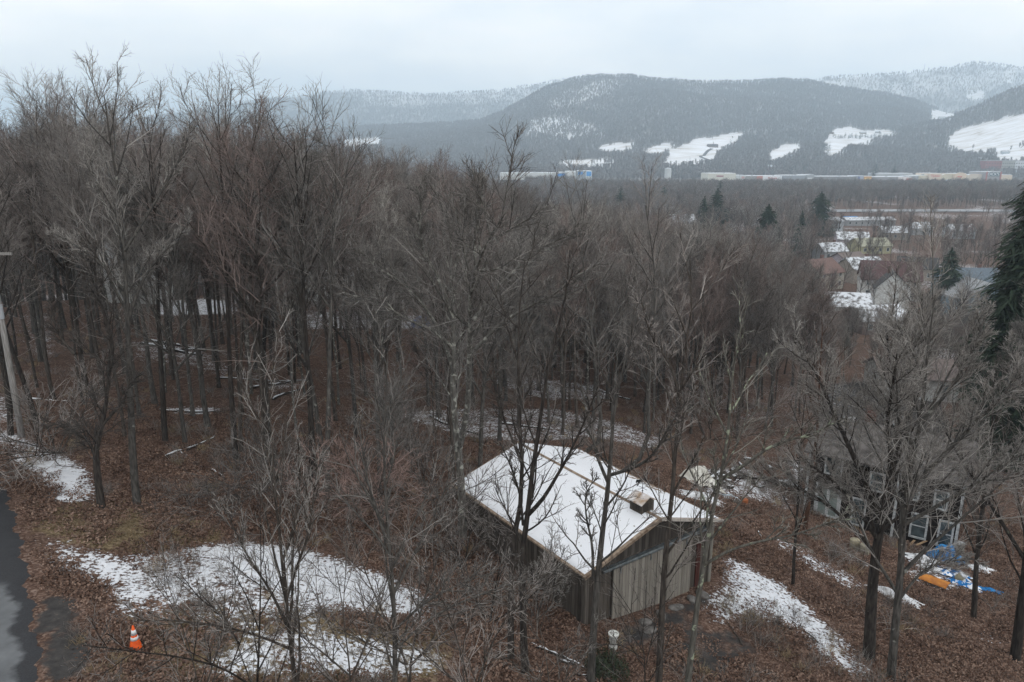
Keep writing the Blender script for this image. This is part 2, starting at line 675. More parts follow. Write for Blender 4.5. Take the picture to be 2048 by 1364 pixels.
snow_c = ramp_node(nB.outputs['Fac'], [(.3, (.66, .69, .74)), (.6, (.80, .82, .86))])
base = mix_node(smask, base, snow_c)
L.new(base, b.inputs['Base Color'])
b.inputs['Roughness'].default_value = .95
b.inputs['Specular IOR Level'].default_value = .1
bp = N.new('ShaderNodeBump')
bp.inputs['Strength'].default_value = .8
bp.inputs['Distance'].default_value = .06
L.new(math_node('ADD', leafy, math_node('MULTIPLY', smask, .6)), bp.inputs['Height'])
L.new(bp.outputs[0], b.inputs['Normal'])
me.materials.append(m)
ground = link(bpy.data.objects.new('ground', me))
tag(ground, 'brown leaf litter with thin speckled patches of snow', kind='structure')

# the lane at the left edge
edge_px = [(-2, 900), (0, 940), (14, 975), (28, 1012), (42, 1060), (52, 1100), (62, 1160), (72, 1215), (80, 1270), (88, 1330), (92, 1364), (96, 1420)]
edge = [ghit(*p) for p in edge_px]
e0 = edge[0] + (edge[0] - edge[3]) * 4.0
e1 = edge[-1] + (edge[-1] - edge[-3]) * 5.0
line = np.array([e0] + edge + [e1])[:, :2]
seg = np.r_[0, np.cumsum(np.hypot(*np.diff(line, axis=0).T))]
ss = np.linspace(0, seg[-1], 420)
cx, cy = np.interp(ss, seg, line[:, 0]), np.interp(ss, seg, line[:, 1])
for _ in range(40):
    cx[1:-1] = (cx[:-2] + cx[1:-1] + cx[2:]) / 3
    cy[1:-1] = (cy[:-2] + cy[1:-1] + cy[2:]) / 3
tx, ty = np.gradient(cx), np.gradient(cy)
ln = np.hypot(tx, ty)
nx_, ny_ = tx / ln, ty / ln
# left side of travel direction (away from wood)
lx, ly = ny_, -nx_
if (lx.mean()) > 0:
    lx, ly = -lx, -ly
wv = np.linspace(0, 6.2, 22)
wob_e = .10 * np.sin(ss * 2.3) + .06 * np.sin(ss * 6.1 + 1) + .04 * np.sin(ss * 13.7)
cx, cy = cx + lx * wob_e, cy + ly * wob_e
RX = cx[:, None] + lx[:, None] * wv[None]
RY = cy[:, None] + ly[:, None] * wv[None]
rz0 = gh(cx, cy)
RZ = np.maximum(gh(RX, RY), rz0[:, None] - .02 * wv[None]) + .035 + .04 * np.sin(wv[None] / 6.2 * math.pi)
RZ[:, 0] -= .06
me = grid_mesh('road', RX, RY, RZ)
set_attr(me, 'across', np.broadcast_to(wv[None] / 6.2, RX.shape))
old = sstep(ghit(30, 1175)[1] + .25, ghit(30, 1175)[1] - .25, RY)
set_attr(me, 'old', old)
m, N, L, b = new_mat('asphalt')
oc = N.new('ShaderNodeTexCoord').outputs['Object']
n1 = nz_node(1.1, 5, .6, oc)
n2 = nz_node(26, 3, .6, oc)
newc = ramp_node(n2.outputs['Fac'], [(.3, (.022, .023, .026)), (.7, (.042, .043, .047))])
oldc = ramp_node(n1.outputs['Fac'], [(.30, (.085, .089, .094)), (.5, (.115, .121, .128)), (.68, (.145, .152, .16))])
rag = math_node('ADD', attr_node('across'), math_node('MULTIPLY', n1.outputs['Fac'], .10))
inner = math_node('MULTIPLY', math_node('SUBTRACT', rag, .13), 30, True)
om = math_node('MULTIPLY', attr_node('old'), inner)
base = mix_node(om, newc, oldc)
L.new(base, b.inputs['Base Color'])
b.inputs['Roughness'].default_value = .8
me.materials.append(m)
road = link(bpy.data.objects.new('road', me))
tag(road, 'narrow asphalt lane, new and dark above, older and lighter below', kind='structure')

# ------------------------------------------------------------------ hills beyond the valley
HILLS = {  # skyline drawn in the photo -> crest at a real distance
    'back_left': (4200, [(-600, 250), (-200, 262), (0, 262), (200, 250), (370, 226), (450, 214), (580, 196), (650, 186), (700, 182), (760, 184), (800, 188), (860, 192), (900, 190), (950, 186), (1000, 182), (1050, 172), (1100, 165), (1150, 158), (1220, 156), (1300, 175), (1500, 230), (2600, 260)]),
    'back_right': (3600, [(-600, 300), (1400, 260), (1560, 190), (1600, 166), (1650, 156), (1750, 152), (1800, 147), (1850, 141), (1930, 133), (1950, 131), (1985, 134), (2048, 140), (2200, 150), (2400, 175), (2600, 200)]),
    'main': (2700, [(-600, 330), (300, 300), (700, 262), (900, 245), (960, 240), (1000, 226), (1050, 200), (1100, 175), (1150, 157), (1200, 151), (1260, 155), (1330, 165), (1420, 168), (1500, 160), (1560, 155), (1620, 163), (1680, 178), (1750, 188), (1830, 202), (1880, 222), (1960, 240), (2048, 260), (2600, 280)]),
    'lobe': (2350, [(-600, 330), (300, 310), (700, 285), (900, 262), (980, 254), (1050, 240), (1130, 228), (1200, 212), (1260, 192), (1310, 178), (1360, 184), (1430, 196), (1520, 196), (1600, 205), (1700, 214), (1800, 226), (1880, 240), (1960, 250), (2600, 280)]),
    'right': (1950, [(-600, 345), (1300, 330), (1500, 318), (1640, 302), (1740, 284), (1800, 262), (1870, 240), (1940, 218), (2000, 192), (2048, 172), (2150, 140), (2300, 120), (2600, 120)]),
    'foot': (1620, [(-600, 352), (900, 340), (1100, 322), (1200, 315), (1300, 312), (1400, 308), (1500, 306), (1600, 300), (1700, 302), (1800, 305), (1900, 296), (2048, 280), (2600, 260)]),
}
PY_H = 682 - F_PX * math.tan(TH)


def hill_h(u, y):
    """u = x/y (azimuth), y = forward distance"""
    out = np.full(np.broadcast(u, y).shape, -19.0)
    for nm, (D, sky_l) in HILLS.items():
        px = np.array([p[0] for p in sky_l], float)
        py = np.array([p[1] for p in sky_l], float)
        el = []
        uu = []
        for a, c in zip(px, py):
            r = ray(a, c)
            el.append(r[2] / r[1])
            uu.append(r[0] / r[1])
        e = np.interp(u, uu, el)
        crest = CAMZ + e * D
        foot = {'main': 1500, 'lobe': 1400, 'right': 1290, 'foot': 1230, 'back_left': 2900, 'back_right': 2750}[nm]
        s = np.clip((y - foot) / (D - foot), 0, 1)
        pr = s ** 1.25
        back = np.clip((y - D) / (D * .5), 0, 1)
        h = -19 + (crest + 19) * pr - 160 * back ** 1.5
        out = np.maximum(out, h)
    return out


def hill_noise(x, y):
    return (7 * np.sin(x * .011 + 2 * np.sin(y * .004)) * np.sin(y * .009) + 3 * np.sin(x * .031 + 1) * np.sin(y * .027 + x * .01)
            + 5 * np.sin(x * .006 - y * .005))


def hill_z(u, y):
    x = u * y
    return hill_h(u, y) + hill_noise(x, y) * sstep(1250, 1500, y) * .8


hu = np.linspace(-1.05, 1.05, 900)
hy = np.concatenate([np.arange(1200, 3000, 13), np.arange(3000, 7200, 60)])
HU, HY = np.meshgrid(hu, hy)
HX = HU * HY
HZ = hill_z(HU, HY)
HZ = np.where(HY < 1240, -19.4, HZ)
PXh, PYh = project(np.stack([HX, HY, HZ], -1))
def ragged(px, py, X, Y):
    a_ = 3.2 * np.sin(X * .045 + 2 * np.sin(Y * .021)) + 2.0 * np.sin(X * .13 + Y * .05)
    b_ = 1.3 * np.sin(X * .07 + 1.0) + .9 * np.sin(X * .19 + Y * .03)
    return px + a_, py + b_


_, PYh9 = project(np.stack([HX, HY, HZ - 9.5], -1))
_, PYh9 = ragged(PXh, PYh9, HX, HY)
me = grid_mesh('hills', HX, HY, HZ)
PXh, PYh = ragged(PXh, PYh, HX, HY)
FIELDS = [  # open snowy fields on the slopes, traced in the photo
    ([(1320, 335), (1345, 312), (1370, 296), (1395, 286), (1440, 279), (1495, 270), (1470, 288), (1450, 300), (1435, 315), (1420, 330), (1370, 332)], 1.),
    ([(1275, 309), (1330, 297), (1350, 298), (1345, 306), (1300, 314)], 1.),
    ([(1200, 300), (1225, 294), (1275, 296), (1245, 306), (1200, 306)], .8),
    ([(1532, 327), (1550, 312), (1570, 296), (1605, 295), (1590, 308), (1560, 326)], 1.),
    ([(1648, 290), (1660, 276), (1672, 264), (1700, 262), (1730, 268), (1800, 268), (1790, 275), (1740, 280), (1700, 284), (1672, 292), (1652, 294)], 1.),
    ([(1650, 305), (1672, 294), (1740, 283), (1750, 290), (1700, 298), (1660, 320), (1640, 312)], .85),
    ([(1888, 296), (1900, 280), (1925, 266), (1960, 256), (2010, 243), (2070, 238), (2120, 240), (2120, 300), (2048, 290), (2010, 300), (1950, 312)], 1.),
    ([(1858, 246), (1862, 228), (1880, 222), (1905, 228), (1912, 236), (1880, 246)], 1.),
    ([(680, 292), (710, 283), (760, 282), (760, 292), (700, 298)], 1.),
    ([(1100, 334), (1160, 328), (1230, 330), (1230, 337), (1130, 338)], .9),
    ([(1645, 170), (1660, 164), (1685, 168), (1685, 176), (1665, 178)], .95),
    ([(1930, 192), (1975, 186), (1960, 200), (1935, 202)], .8),
    ([(1990, 146), (2060, 143), (2060, 150), (2000, 150)], .9),
    ([(1055, 268), (1060, 245), (1130, 240), (1200, 262), (1215, 275), (1150, 278)], .30),
    ([(1090, 215), (1130, 190), (1200, 165), (1260, 160), (1240, 180), (1160, 208), (1110, 222)], .26),
    ([(1680, 225), (1720, 218), (1800, 200), (1900, 190), (2048, 165), (2048, 145), (1700, 158), (1640, 170), (1760, 190)], .22),
    ([(700, 190), (1200, 160), (1180, 175), (1020, 205), (760, 215)], .22),
    ([(1985, 312), (2060, 300), (2060, 325), (2000, 325)], .8),
]
fld = np.zeros(HX.shape)
for poly, val in FIELDS:
    far = min(p[1] for p in poly) < 200 and val < 1 and poly[0][0] not in (1090, 1055)
    dm = (HY > 2800) if far else (HY < 2740)
    if poly[0] in ((1858, 246),):
        dm = HY < 2900
    fld = np.maximum(fld, ((inpoly(PXh, PYh, poly) | inpoly(PXh, PYh9, poly)) & dm) * val)
set_attr(me, 'field', fld)
alt = sstep(150, 420, HZ)
set_attr(me, 'alt', alt * .62)
m, N, L, b = new_mat('hill_floor')
oc = N.new('ShaderNodeTexCoord').outputs['Object']
n1 = nz_node(.012, 6, .6, oc)
mpn = N.new('ShaderNodeMapping')
mpn.inputs['Scale'].default_value = (.35, 1.6, 1.2)
L.new(oc, mpn.inputs[0])
n2 = nz_node(.05, 5, .6, mpn.outputs[0])
floor_c = ramp_node(n1.outputs['Fac'], [(.35, (.13, .11, .10)), (.6, (.34, .33, .33))])
field_c = ramp_node(n2.outputs['Fac'], [(.30, (.40, .36, .30)), (.42, (.66, .66, .66)), (.6, (.82, .84, .88))])
sn = ramp_node(n1.outputs['Fac'], [(.2, (.6, .62, .66)), (.8, (.75, .78, .82))])
mx = math_node('MULTIPLY', math_node('SUBTRACT', math_node('ADD', attr_node('alt'), n1.outputs['Fac']), .75), 2.0, True)
base = mix_node(mx, floor_c, sn)
base = mix_node(math_node('MULTIPLY', math_node('SUBTRACT', attr_node('field'), .12), 5, True), base, field_c)
L.new(base, b.inputs['Base Color'])
b.inputs['Roughness'].default_value = .95
me.materials.append(m)
hills = link(bpy.data.objects.new('hills', me))
tag(hills, 'wooded hills with open snowy fields beyond the valley', kind='structure')


def hill_hit(px, py):
    r = ray(px, py)
    u = r[0] / r[1]
    y = np.linspace(1240, 5600, 3000)
    z = hill_z(np.full_like(y, u), y)
    zr = CAMZ + r[2] / r[1] * y
    i = int(np.argmax(zr < z))
    return np.array([u * y[i], y[i], z[i]])

# ------------------------------------------------------------------ tree growing
def _norm(v):
    return v / np.maximum(np.linalg.norm(v, axis=-1, keepdims=True), 1e-9)


def spawn(rng, P, R, Ln, n, t0, t1, a0, a1, lr, k, up, wob, rmin, tipfall=.55, rf=.62, droop=0.0):
    """grow n children on every parent polyline; P (N,k,3), R (N,k), Ln (N)"""
    Np, kk = P.shape[:2]
    idx = np.repeat(np.arange(Np), n)
    tt = (np.tile(np.arange(n), Np) + rng.random(Np * n)) / n
    t = t0 + (t1 - t0) * tt
    f = t * (kk - 1)
    i = np.minimum(f.astype(int), kk - 2)
    w = (f - i)[:, None]
    pos = P[idx, i] * (1 - w) + P[idx, i + 1] * w
    pr = R[idx, i] * (1 - w[:, 0]) + R[idx, i + 1] * w[:, 0]
    T = _norm(P[idx, i + 1] - P[idx, i])
    ref = np.where(np.abs(T[:, 2:3]) < .9, np.array([[0, 0, 1.]]), np.array([[1., 0, 0]]))
    U = _norm(np.cross(T, ref))
    V = np.cross(T, U)
    az = (np.tile(np.arange(n), Np) * 2.39996 + np.repeat(rng.random(Np) * 6.28, n) + rng.normal(0, .5, Np * n))[:, None]
    an = (a0 + (a1 - a0) * rng.random(Np * n))[:, None]
    d = np.cos(an) * T + np.sin(an) * (np.cos(az) * U + np.sin(az) * V)
    L_ = Ln[idx] * lr * (1 - tipfall * t) * (.65 + .7 * rng.random(Np * n))
    Q = np.zeros((Np * n, k, 3))
    Q[:, 0] = pos
    for j in range(1, k):
        d = d + rng.normal(0, wob, d.shape)
        d[:, 2] += up - droop
        d = _norm(d)
        Q[:, j] = Q[:, j - 1] + d * (L_ / (k - 1))[:, None]
    r0 = np.minimum(pr * .85, np.maximum(L_ * .011, rmin * 1.3) * rf / .62)
    s = np.linspace(0, 1, k)[None]
    RR = r0[:, None] * (1 - s) + np.minimum(rmin, r0)[:, None] * s * .8
    return Q, np.maximum(RR, rmin * .5), L_


def tubes(parts, sides):
    """list of (P,R) groups -> vertices, quads"""
    VV, QQ, o = [], [], 0
    for (P, R), ns in zip(parts, sides):
        n, k = P.shape[:2]
        if n == 0:
            continue
        T = np.gradient(P, axis=1)
        T = _norm(T)
        T0 = _norm(P[:, -1] - P[:, 0])
        ref = np.where(np.abs(T0[:, 2:3]) < .8, np.array([[0, 0, 1.]]), np.array([[1., 0, 0]]))[:, None, :]
        U = _norm(np.cross(T, np.broadcast_to(ref, T.shape)))
        W = np.cross(T, U)
        a = np.arange(ns) * 2 * np.pi / ns
        ring = P[:, :, None, :] + R[:, :, None, None] * (np.cos(a)[None, None, :, None] * U[:, :, None, :] + np.sin(a)[None, None, :, None] * W[:, :, None, :])
        VV.append(ring.reshape(-1, 3))
        b0 = (np.arange(n)[:, None, None] * k + np.arange(k - 1)[None, :, None]) * ns
        s = np.arange(ns)[None, None]
        s2 = (s + 1) % ns
        q = np.stack([b0 + s, b0 + s2, b0 + ns + s2, b0 + ns + s], -1).reshape(-1, 4) + o
        QQ.append(q)
        o += n * k * ns
    return np.concatenate(VV), np.concatenate(QQ)


def resample(pts, k):
    pts = np.asarray(pts, float)
    if len(pts) > 2:                      # smooth through the given joints
        q = [pts[0]]
        for i in range(len(pts) - 1):
            p0, p1, p2, p3 = pts[max(i - 1, 0)], pts[i], pts[i + 1], pts[min(i + 2, len(pts) - 1)]
            for t in (.25, .5, .75, 1):
                q.append(.5 * ((2 * p1) + (-p0 + p2) * t + (2 * p0 - 5 * p1 + 4 * p2 - p3) * t * t + (-p0 + 3 * p1 - 3 * p2 + p3) * t ** 3))
        pts = np.array(q)
    s = np.r_[0, np.cumsum(np.linalg.norm(np.diff(pts, axis=0), axis=1))]
    t = np.linspace(0, s[-1], k)
    return np.stack([np.interp(t, s, pts[:, j]) for j in range(3)], -1), s[-1]


def tree_meshes(name, rng, H=20., r=.17, fork=.45, nl=14, ang=(.45, .85), lim=.42, nb=8, nt=7, nf=4, up=.10, wob=.10, skel=None,
                tip=.006, lt0=None, twl=1.0, mats=('grey', 'grey'), lean=.02, low=False, stub=True, droop=0.):
    """-> (trunk mesh, crown mesh). skel: list of (points, r0, r1) instead of a generated stem"""
    stems = []
    if skel is None:
        n = 10
        d = np.array([rng.normal(0, lean), rng.normal(0, lean), 1.0])
        p = [np.array([0, 0, -.5])]
        for i in range(n):
            d = _norm(d + rng.normal(0, .035, 3) * np.array([1, 1, .1]))
            d[2] = abs(d[2])
            p.append(p[-1] + d * (H * .86 + .5) / n)
        stems.append((p, r, r * .16))
        if rng.random() < .55:            # co-dominant second leader
            i = int(n * (fork + .05 + .15 * rng.random()))
            q = [p[i]]
            dd = _norm(np.array([rng.normal(0, .4), rng.normal(0, .4), 1.]))
            for j in range(5):
                dd = _norm(dd + np.array([0, 0, .12]) + rng.normal(0, .05, 3))
                q.append(q[-1] + dd * (H * (1 - i / n) * .92) / 5)
            stems.append((q, r * (1 - i / n) * .8 + .01, r * .12))
    else:
        stems = skel
    K = 12
    P0, L0, R0 = [], [], []
    for pts, ra, rb in stems:
        q, l = resample(pts, K)
        s = np.linspace(0, 1, K)
        P0.append(q)
        L0.append(l)
        R0.append(ra * (1 - s) ** (.8 if skel is None else 1.05) + rb * s)
    P0, R0, L0 = np.array(P0), np.array(R0), np.array(L0)
    if skel is None:
        R0[0, 0] *= 1.5
    lt = fork if lt0 is None else lt0
    main = L0.max()
    LL = np.where(L0 < main * .8, L0 * .9, L0)
    P1, R1, L1 = spawn(rng, P0, R0, LL, nl, lt, .98, ang[0], ang[1], lim, 7, up * .8, wob * .60, tip * 2.2, .55, .85, droop)
    P2, R2, L2 = spawn(rng, P1, R1, L1, nb, .15, 1.0, .35, .80, .46, 5, up * .5, wob * .65, tip * 1.7, .40)
    trunk = [(P0, R0), (P1, R1)]
    tsides = [8, 5]
    if stub and skel is None and not low:  # dead lower branches
        Ps, Rs, Ls = spawn(rng, P0[:1], R0[:1], L0[:1] * .35, 6, .15, lt, .9, 1.5, .30, 5, .02, .12, tip * 1.2, .2)
        Pq, Rq, Lq = spawn(rng, Ps, Rs, Ls, 5, .3, 1, .5, 1.0, .40, 3, .02, .15, tip, .3)
        crown = [(Ps, Rs), (Pq, Rq)]
        cs = [3, 3]
    else:
        crown, cs = [], []
    crown.append((P2, R2))
    cs.append(4 if not low else 3)
    tl = np.concatenate([L1 * .5, L2])
    P12 = P2
    P3, R3, L3 = spawn(rng, P12, R2, L2 * twl, nt, .10, 1.0, .30, .75, .56, 4 if not low else 2, up * .4, wob * .65, tip, .25)
    crown.append((P3, R3))
    cs.append(3)
    if nf:
        P4, R4, L4 = spawn(rng, P3, R3, L3, nf, .15, 1.0, .30, .75, .62, 3, up * .3, wob * .6, tip * .66, .25)
        crown.append((P4, R4))
        cs.append(3)
    V, Q = tubes(trunk, tsides)
    mt = mesh_from(name + '_trunk', V, quads=Q, smooth=True)
    mt.materials.append(BARK[mats[0]])
    V, Q = tubes(crown, cs)
    mc = mesh_from(name + '_crown', V, quads=Q)
    mc.materials.append(TWIG[mats[1]])
    return mt, mc


def put_tree(mt, mc, loc, rz=0., s=(1, 1, 1), name='bare_tree', label=None, group=None, cat='tree'):
    e = empty(name, loc, rz, label, cat, group)
    e.scale = s
    o1 = link(bpy.data.objects.new('trunk', mt), e)
    o2 = link(bpy.data.objects.new('crown', mc), e)
    return e


# prototypes for the close wood
rng = np.random.default_rng(5)
PROTO = []
_spec = [
    dict(H=20, r=.17, fork=.55, nl=13, ang=(.45, .8), mats=('grey', 'grey')),
    dict(H=20, r=.15, fork=.48, nl=15, ang=(.35, .7), mats=('brown', 'brown')),
    dict(H=20, r=.20, fork=.36, nl=15, ang=(.5, .95), lim=.46, mats=('grey', 'grey')),
    dict(H=20, r=.13, fork=.60, nl=11, ang=(.35, .65), mats=('brown', 'brown')),
    dict(H=20, r=.16, fork=.42, nl=14, ang=(.4, .75), mats=('brown', 'rust')),
    dict(H=20, r=.19, fork=.33, nl=16, ang=(.45, .9), lim=.45, mats=('grey', 'brown')),
    dict(H=20, r=.12, fork=.5, nl=12, ang=(.3, .6), lim=.36, mats=('pale', 'pale')),
    dict(H=20, r=.18, fork=.55, nl=13, ang=(.45, .85), mats=('dark', 'brown')),
    dict(H=20, r=.14, fork=.38, nl=14, ang=(.4, .7), mats=('grey', 'rust')),
]
for i, s in enumerate(_spec):
    PROTO.append((tree_meshes('bare_tree_%d' % i, rng, nb=9, nt=8, nf=4, tip=.0072, **s), s['mats']))
PH = []
for (mt, mc), _m in PROTO:
    _v = np.zeros(len(mc.vertices) * 3, np.float32)
    mc.vertices.foreach_get('co', _v)
    PH.append(float(np.percentile(_v[2::3], 99.8)))
PH = np.array(PH)
MID = []
for i, s in enumerate([dict(mats=('grey', 'grey')), dict(mats=('brown', 'brown'), fork=.38), dict(mats=('brown', 'rust'), fork=.35), dict(mats=('grey', 'brown'), fork=.30, ang=(.5, .95))]):
    MID.append((tree_meshes('far_tree_%d' % i, rng, H=20, r=.20, nl=12, nb=7, nt=6, nf=0, tip=.017, low=True, **s), s['mats']))


def far_tree_mesh(name, rng, n=46, mat=None, w=.42):
    V, T = [], []
    for k in range(n):
        a = rng.random() * 6.283
        z0 = 4 + 9 * rng.random()
        rr = rng.random() * 1.3
        tl = 2.5 + 3.5 * rng.random()
        sp = .25 + .8 * rng.random()
        b0 = np.array([rr * math.cos(a), rr * math.sin(a), z0])
        tp = b0 + tl * _norm(np.array([sp * math.cos(a), sp * math.sin(a), 1.1]))
        sd = np.array([-math.sin(a + rng.normal(0, .8)), math.cos(a), 0]) * w
        i = len(V)
        V += [b0 - sd * .5, b0 + sd * .5, tp + sd * .9, tp - sd * .9]
        T.append((i, i + 1, i + 2, i + 3))
    i = len(V)
    for a in (0, 1.57):
        c, s_ = math.cos(a) * .22, math.sin(a) * .22
        i = len(V)
        V += [(-c, -s_, -1), (c, s_, -1), (c * .5, s_ * .5, 13), (-c * .5, -s_ * .5, 13)]
        T.append((i, i + 1, i + 2, i + 3))
    me_ = mesh_from(name, np.array(V, float), quads=np.array(T))
    me_.materials.append(mat)
    return me_


def conifer_mesh(name, rng, H=14, R=3.2, layers=26, per=15, mat=None, quads=3, jag=.35, top=0.02, pw=.68, wf=.75):
    """spruce: drooping boughs of needle sprays around a stem"""
    V, Q = [], []
    for i in range(layers):
        t = i / (layers - 1)
        z = H * (.06 + .94 * t)
        rad = R * min(1, (1 - t) ** pw * (.80 + .4 * t)) * (1 + rng.normal(0, jag * .4)) + R * top
        for k in range(per):
            a = rng.random() * 6.283
            r1 = rad * (1 - jag + 2 * jag * rng.random())
            d = np.array([math.cos(a), math.sin(a), 0.])
            sidev = np.array([-d[1], d[0], 0.])
            for q in range(quads):
                f0, f1 = q / quads, (q + 1.25) / quads
                wd = (.22 + .26 * rng.random()) * (H / 14) * wf * (1.25 - .55 * q / quads) * (1.2 - .5 * t)
                c0 = d * r1 * f0 + np.array([0, 0, z - .20 * r1 * f0 + rng.normal(0, .12)])
                c1 = d * r1 * f1 + sidev * rng.normal(0, .18) * r1 + np.array([0, 0, z - .20 * r1 * f1 - .10 * r1 * f1 ** 2 + rng.normal(0, .15)])
                tw = rng.normal(0, .5) * wd
                n0 = len(V)
                V += [c0 - sidev * wd, c0 + sidev * wd + np.array([0, 0, tw]), c1 + sidev * wd * .5, c1 - sidev * wd * .5 - np.array([0, 0, tw])]
                Q.append((n0, n0 + 1, n0 + 2, n0 + 3))
    me_ = mesh_from(name, np.array(V), quads=np.array(Q))
    me_.materials.append(mat)
    return me_


def stem_mesh(name, H, r, mat):
    P = np.array([[[0, 0, -.5], [0.02, 0, H * .5], [0, 0.02, H]]], float)
    V, Q = tubes([(P, np.array([[r, r * .6, .02]]))], [7])
    me_ = mesh_from(name, V, quads=Q, smooth=True)
    me_.materials.append(mat)
    return me_


def gn_scatter(name, pts, rz, scl, pick, protos, label, zs=None):
    """one 'stuff' object: instances on points"""
    me_ = bpy.data.meshes.new(name)
    n = len(pts)
    me_.vertices.add(n)
    me_.vertices.foreach_set('co', np.asarray(pts, np.float32).ravel())
    rv = np.zeros((n, 3), np.float32)
    rv[:, 2] = rz
    sv = np.stack([scl, scl, scl if zs is None else zs], -1).astype(np.float32)
    for nm, dt, v, k in (('pick', 'INT', np.asarray(pick, np.int32), 'value'), ('rotv', 'FLOAT_VECTOR', rv, 'vector'), ('sclv', 'FLOAT_VECTOR', sv, 'vector')):
        a = me_.attributes.new(nm, dt, 'POINT')
        a.data.foreach_set(k, v.ravel())
    o = link(bpy.data.objects.new(name, me_))
    ng = bpy.data.node_groups.new(name, 'GeometryNodeTree')
    ng.interface.new_socket('Geometry', in_out='INPUT', socket_type='NodeSocketGeometry')
    ng.interface.new_socket('Geometry', in_out='OUTPUT', socket_type='NodeSocketGeometry')
    N_, L_ = ng.nodes, ng.links
    gi, go = N_.new('NodeGroupInput'), N_.new('NodeGroupOutput')
    jn = N_.new('GeometryNodeJoinGeometry')
    for p in reversed(protos):
        oi = N_.new('GeometryNodeObjectInfo')
        oi.inputs['Object'].default_value = p
        oi.inputs['As Instance'].default_value = True
        L_.new(oi.outputs['Geometry'], jn.inputs[0])
    ip = N_.new('GeometryNodeInstanceOnPoints')
    ip.inputs['Pick Instance'].default_value = True

    def at(nm, dt):
        a = N_.new('GeometryNodeInputNamedAttribute')
        a.data_type = dt
        a.inputs['Name'].default_value = nm
        return a.outputs['Attribute']
    L_.new(gi.outputs[0], ip.inputs['Points'])
    L_.new(jn.outputs[0], ip.inputs['Instance'])
    L_.new(at('pick', 'INT'), ip.inputs['Instance Index'])
    L_.new(at('rotv', 'FLOAT_VECTOR'), ip.inputs['Rotation'])
    L_.new(at('sclv', 'FLOAT_VECTOR'), ip.inputs['Scale'])
    L_.new(ip.outputs[0], go.inputs[0])
    md = o.modifiers.new('scatter', 'NODES')
    md.node_group = ng
    return tag(o, label, kind='stuff')


def join_meshes(name, a, b_):
    """trunk + crown in one two-material mesh for the distant mass"""
    def get(me_):
        V = np.zeros(len(me_.vertices) * 3, np.float32)
        me_.vertices.foreach_get('co', V)
        q = np.zeros(len(me_.loops), np.int32)
        me_.loops.foreach_get('vertex_index', q)
        return V.reshape(-1, 3), q.reshape(-1, 4)
    V1, Q1 = get(a)
    V2, Q2 = get(b_)
    me_ = mesh_from(name, np.r_[V1, V2], quads=np.r_[Q1, Q2 + len(V1)])
    me_.materials.append(a.materials[0])
    me_.materials.append(b_.materials[0])
    mi = np.r_[np.zeros(len(Q1), np.int32), np.ones(len(Q2), np.int32)]
    me_.polygons.foreach_set('material_index', mi)
    return me_


MID_OBJ = [bpy.data.objects.new('wood_tree', join_meshes('wood_tree_%d' % i, *mm[0])) for i, mm in enumerate(MID)]
NEAR_OBJ = [bpy.data.objects.new('wood_tree', join_meshes('wood_near_%d' % i, *mm[0])) for i, mm in enumerate(PROTO)]
FAR_OBJ = [bpy.data.objects.new('hill_tree', far_tree_mesh('hill_tree_%d' % i, rng, 46, mat_noise('hill_bark_%d' % i, [(.13, .115, .11), (.17, .15, .145), (.20, .19, .185), (.15, .13, .125)][i], [(.19, .17, .16), (.24, .21, .20), (.29, .275, .27), (.21, .185, .18)][i], .3))) for i in range(4)]
FAR_CON = [bpy.data.objects.new('hill_conifer', conifer_mesh('hill_conifer_%d' % i, rng, 11, 3.4, 9, 7, M_NEEDLE_FAR, 1, .3)) for i in range(2)]

# ------------------------------------------------------------------ forest on the hills (one mass)
rng = np.random.default_rng(21)


def visible_slope(u, y):
    dz = (hill_z(u, y + 12) - hill_z(u, y - 12)) / 24
    el = (hill_z(u, y) - CAMZ) / y
    return dz > el - .02


def fld_at(P, hm):
    px, py = project(P)
    px, py = ragged(px, py, P[:, 0], P[:, 1])
    v = np.zeros(len(P))
    for poly, val in FIELDS:
        far = min(p[1] for p in poly) < 200 and val < 1 and poly[0][0] not in (1090, 1055)
        dm = (P[:, 1] > 2800) if far else (P[:, 1] < 2740)
        if poly[0] == (1858, 246):
            dm = P[:, 1] < 2900
        v = np.maximum(v, (inpoly(px, py, poly) & dm) * val)
    return v


def hill_points(n, y0, y1, umax=.98):
    y = np.sqrt(rng.random(n) * (y1 * y1 - y0 * y0) + y0 * y0)
    u = -umax + 2 * umax * rng.random(n)
    k = visible_slope(u, y)
    u, y = u[k], y[k]
    P = np.stack([u * y, y, hill_z(u, y)], -1)
    px, py = project(P)
    k = (px > -60) & (px < 2110)
    return P[k], u[k]


near_h, _ = hill_points(210000, 1235, 2760)
f = np.maximum(fld_at(near_h, None), fld_at(near_h - np.array([0, 0, 9.]), None))
keep = rng.random(len(near_h)) > np.where(f > .5, .998, f * 1.25)
near_h = near_h[keep]
far_h, _ = hill_points(150000, 2760, 4400)
f = fld_at(far_h, None)
far_h = far_h[rng.random(len(far_h)) > np.where(f > .5, .99, f * 1.0)]
HP = np.r_[near_h, far_h]
gul = np.sin(HP[:, 0] * .017 + 1.7 * np.sin(HP[:, 1] * .0031) + 2.2 * np.sin(HP[:, 0] * .0041))
hi_ = sstep(120, 330, HP[:, 2])
HP = HP[rng.random(len(HP)) > .34 * sstep(.1, .9, gul) * (.35 + .65 * hi_)]
cl = np.sin(HP[:, 0] * .013 + 2 * np.sin(HP[:, 1] * .006)) * np.sin(HP[:, 1] * .010 + HP[:, 0] * .004)
con = (rng.random(len(HP)) < np.where(cl > .84, .16, .004))
sc_ = np.where(HP[:, 1] > 2760, .85, .64) * (.7 + .5 * rng.random(len(HP)))
a = HP[~con]
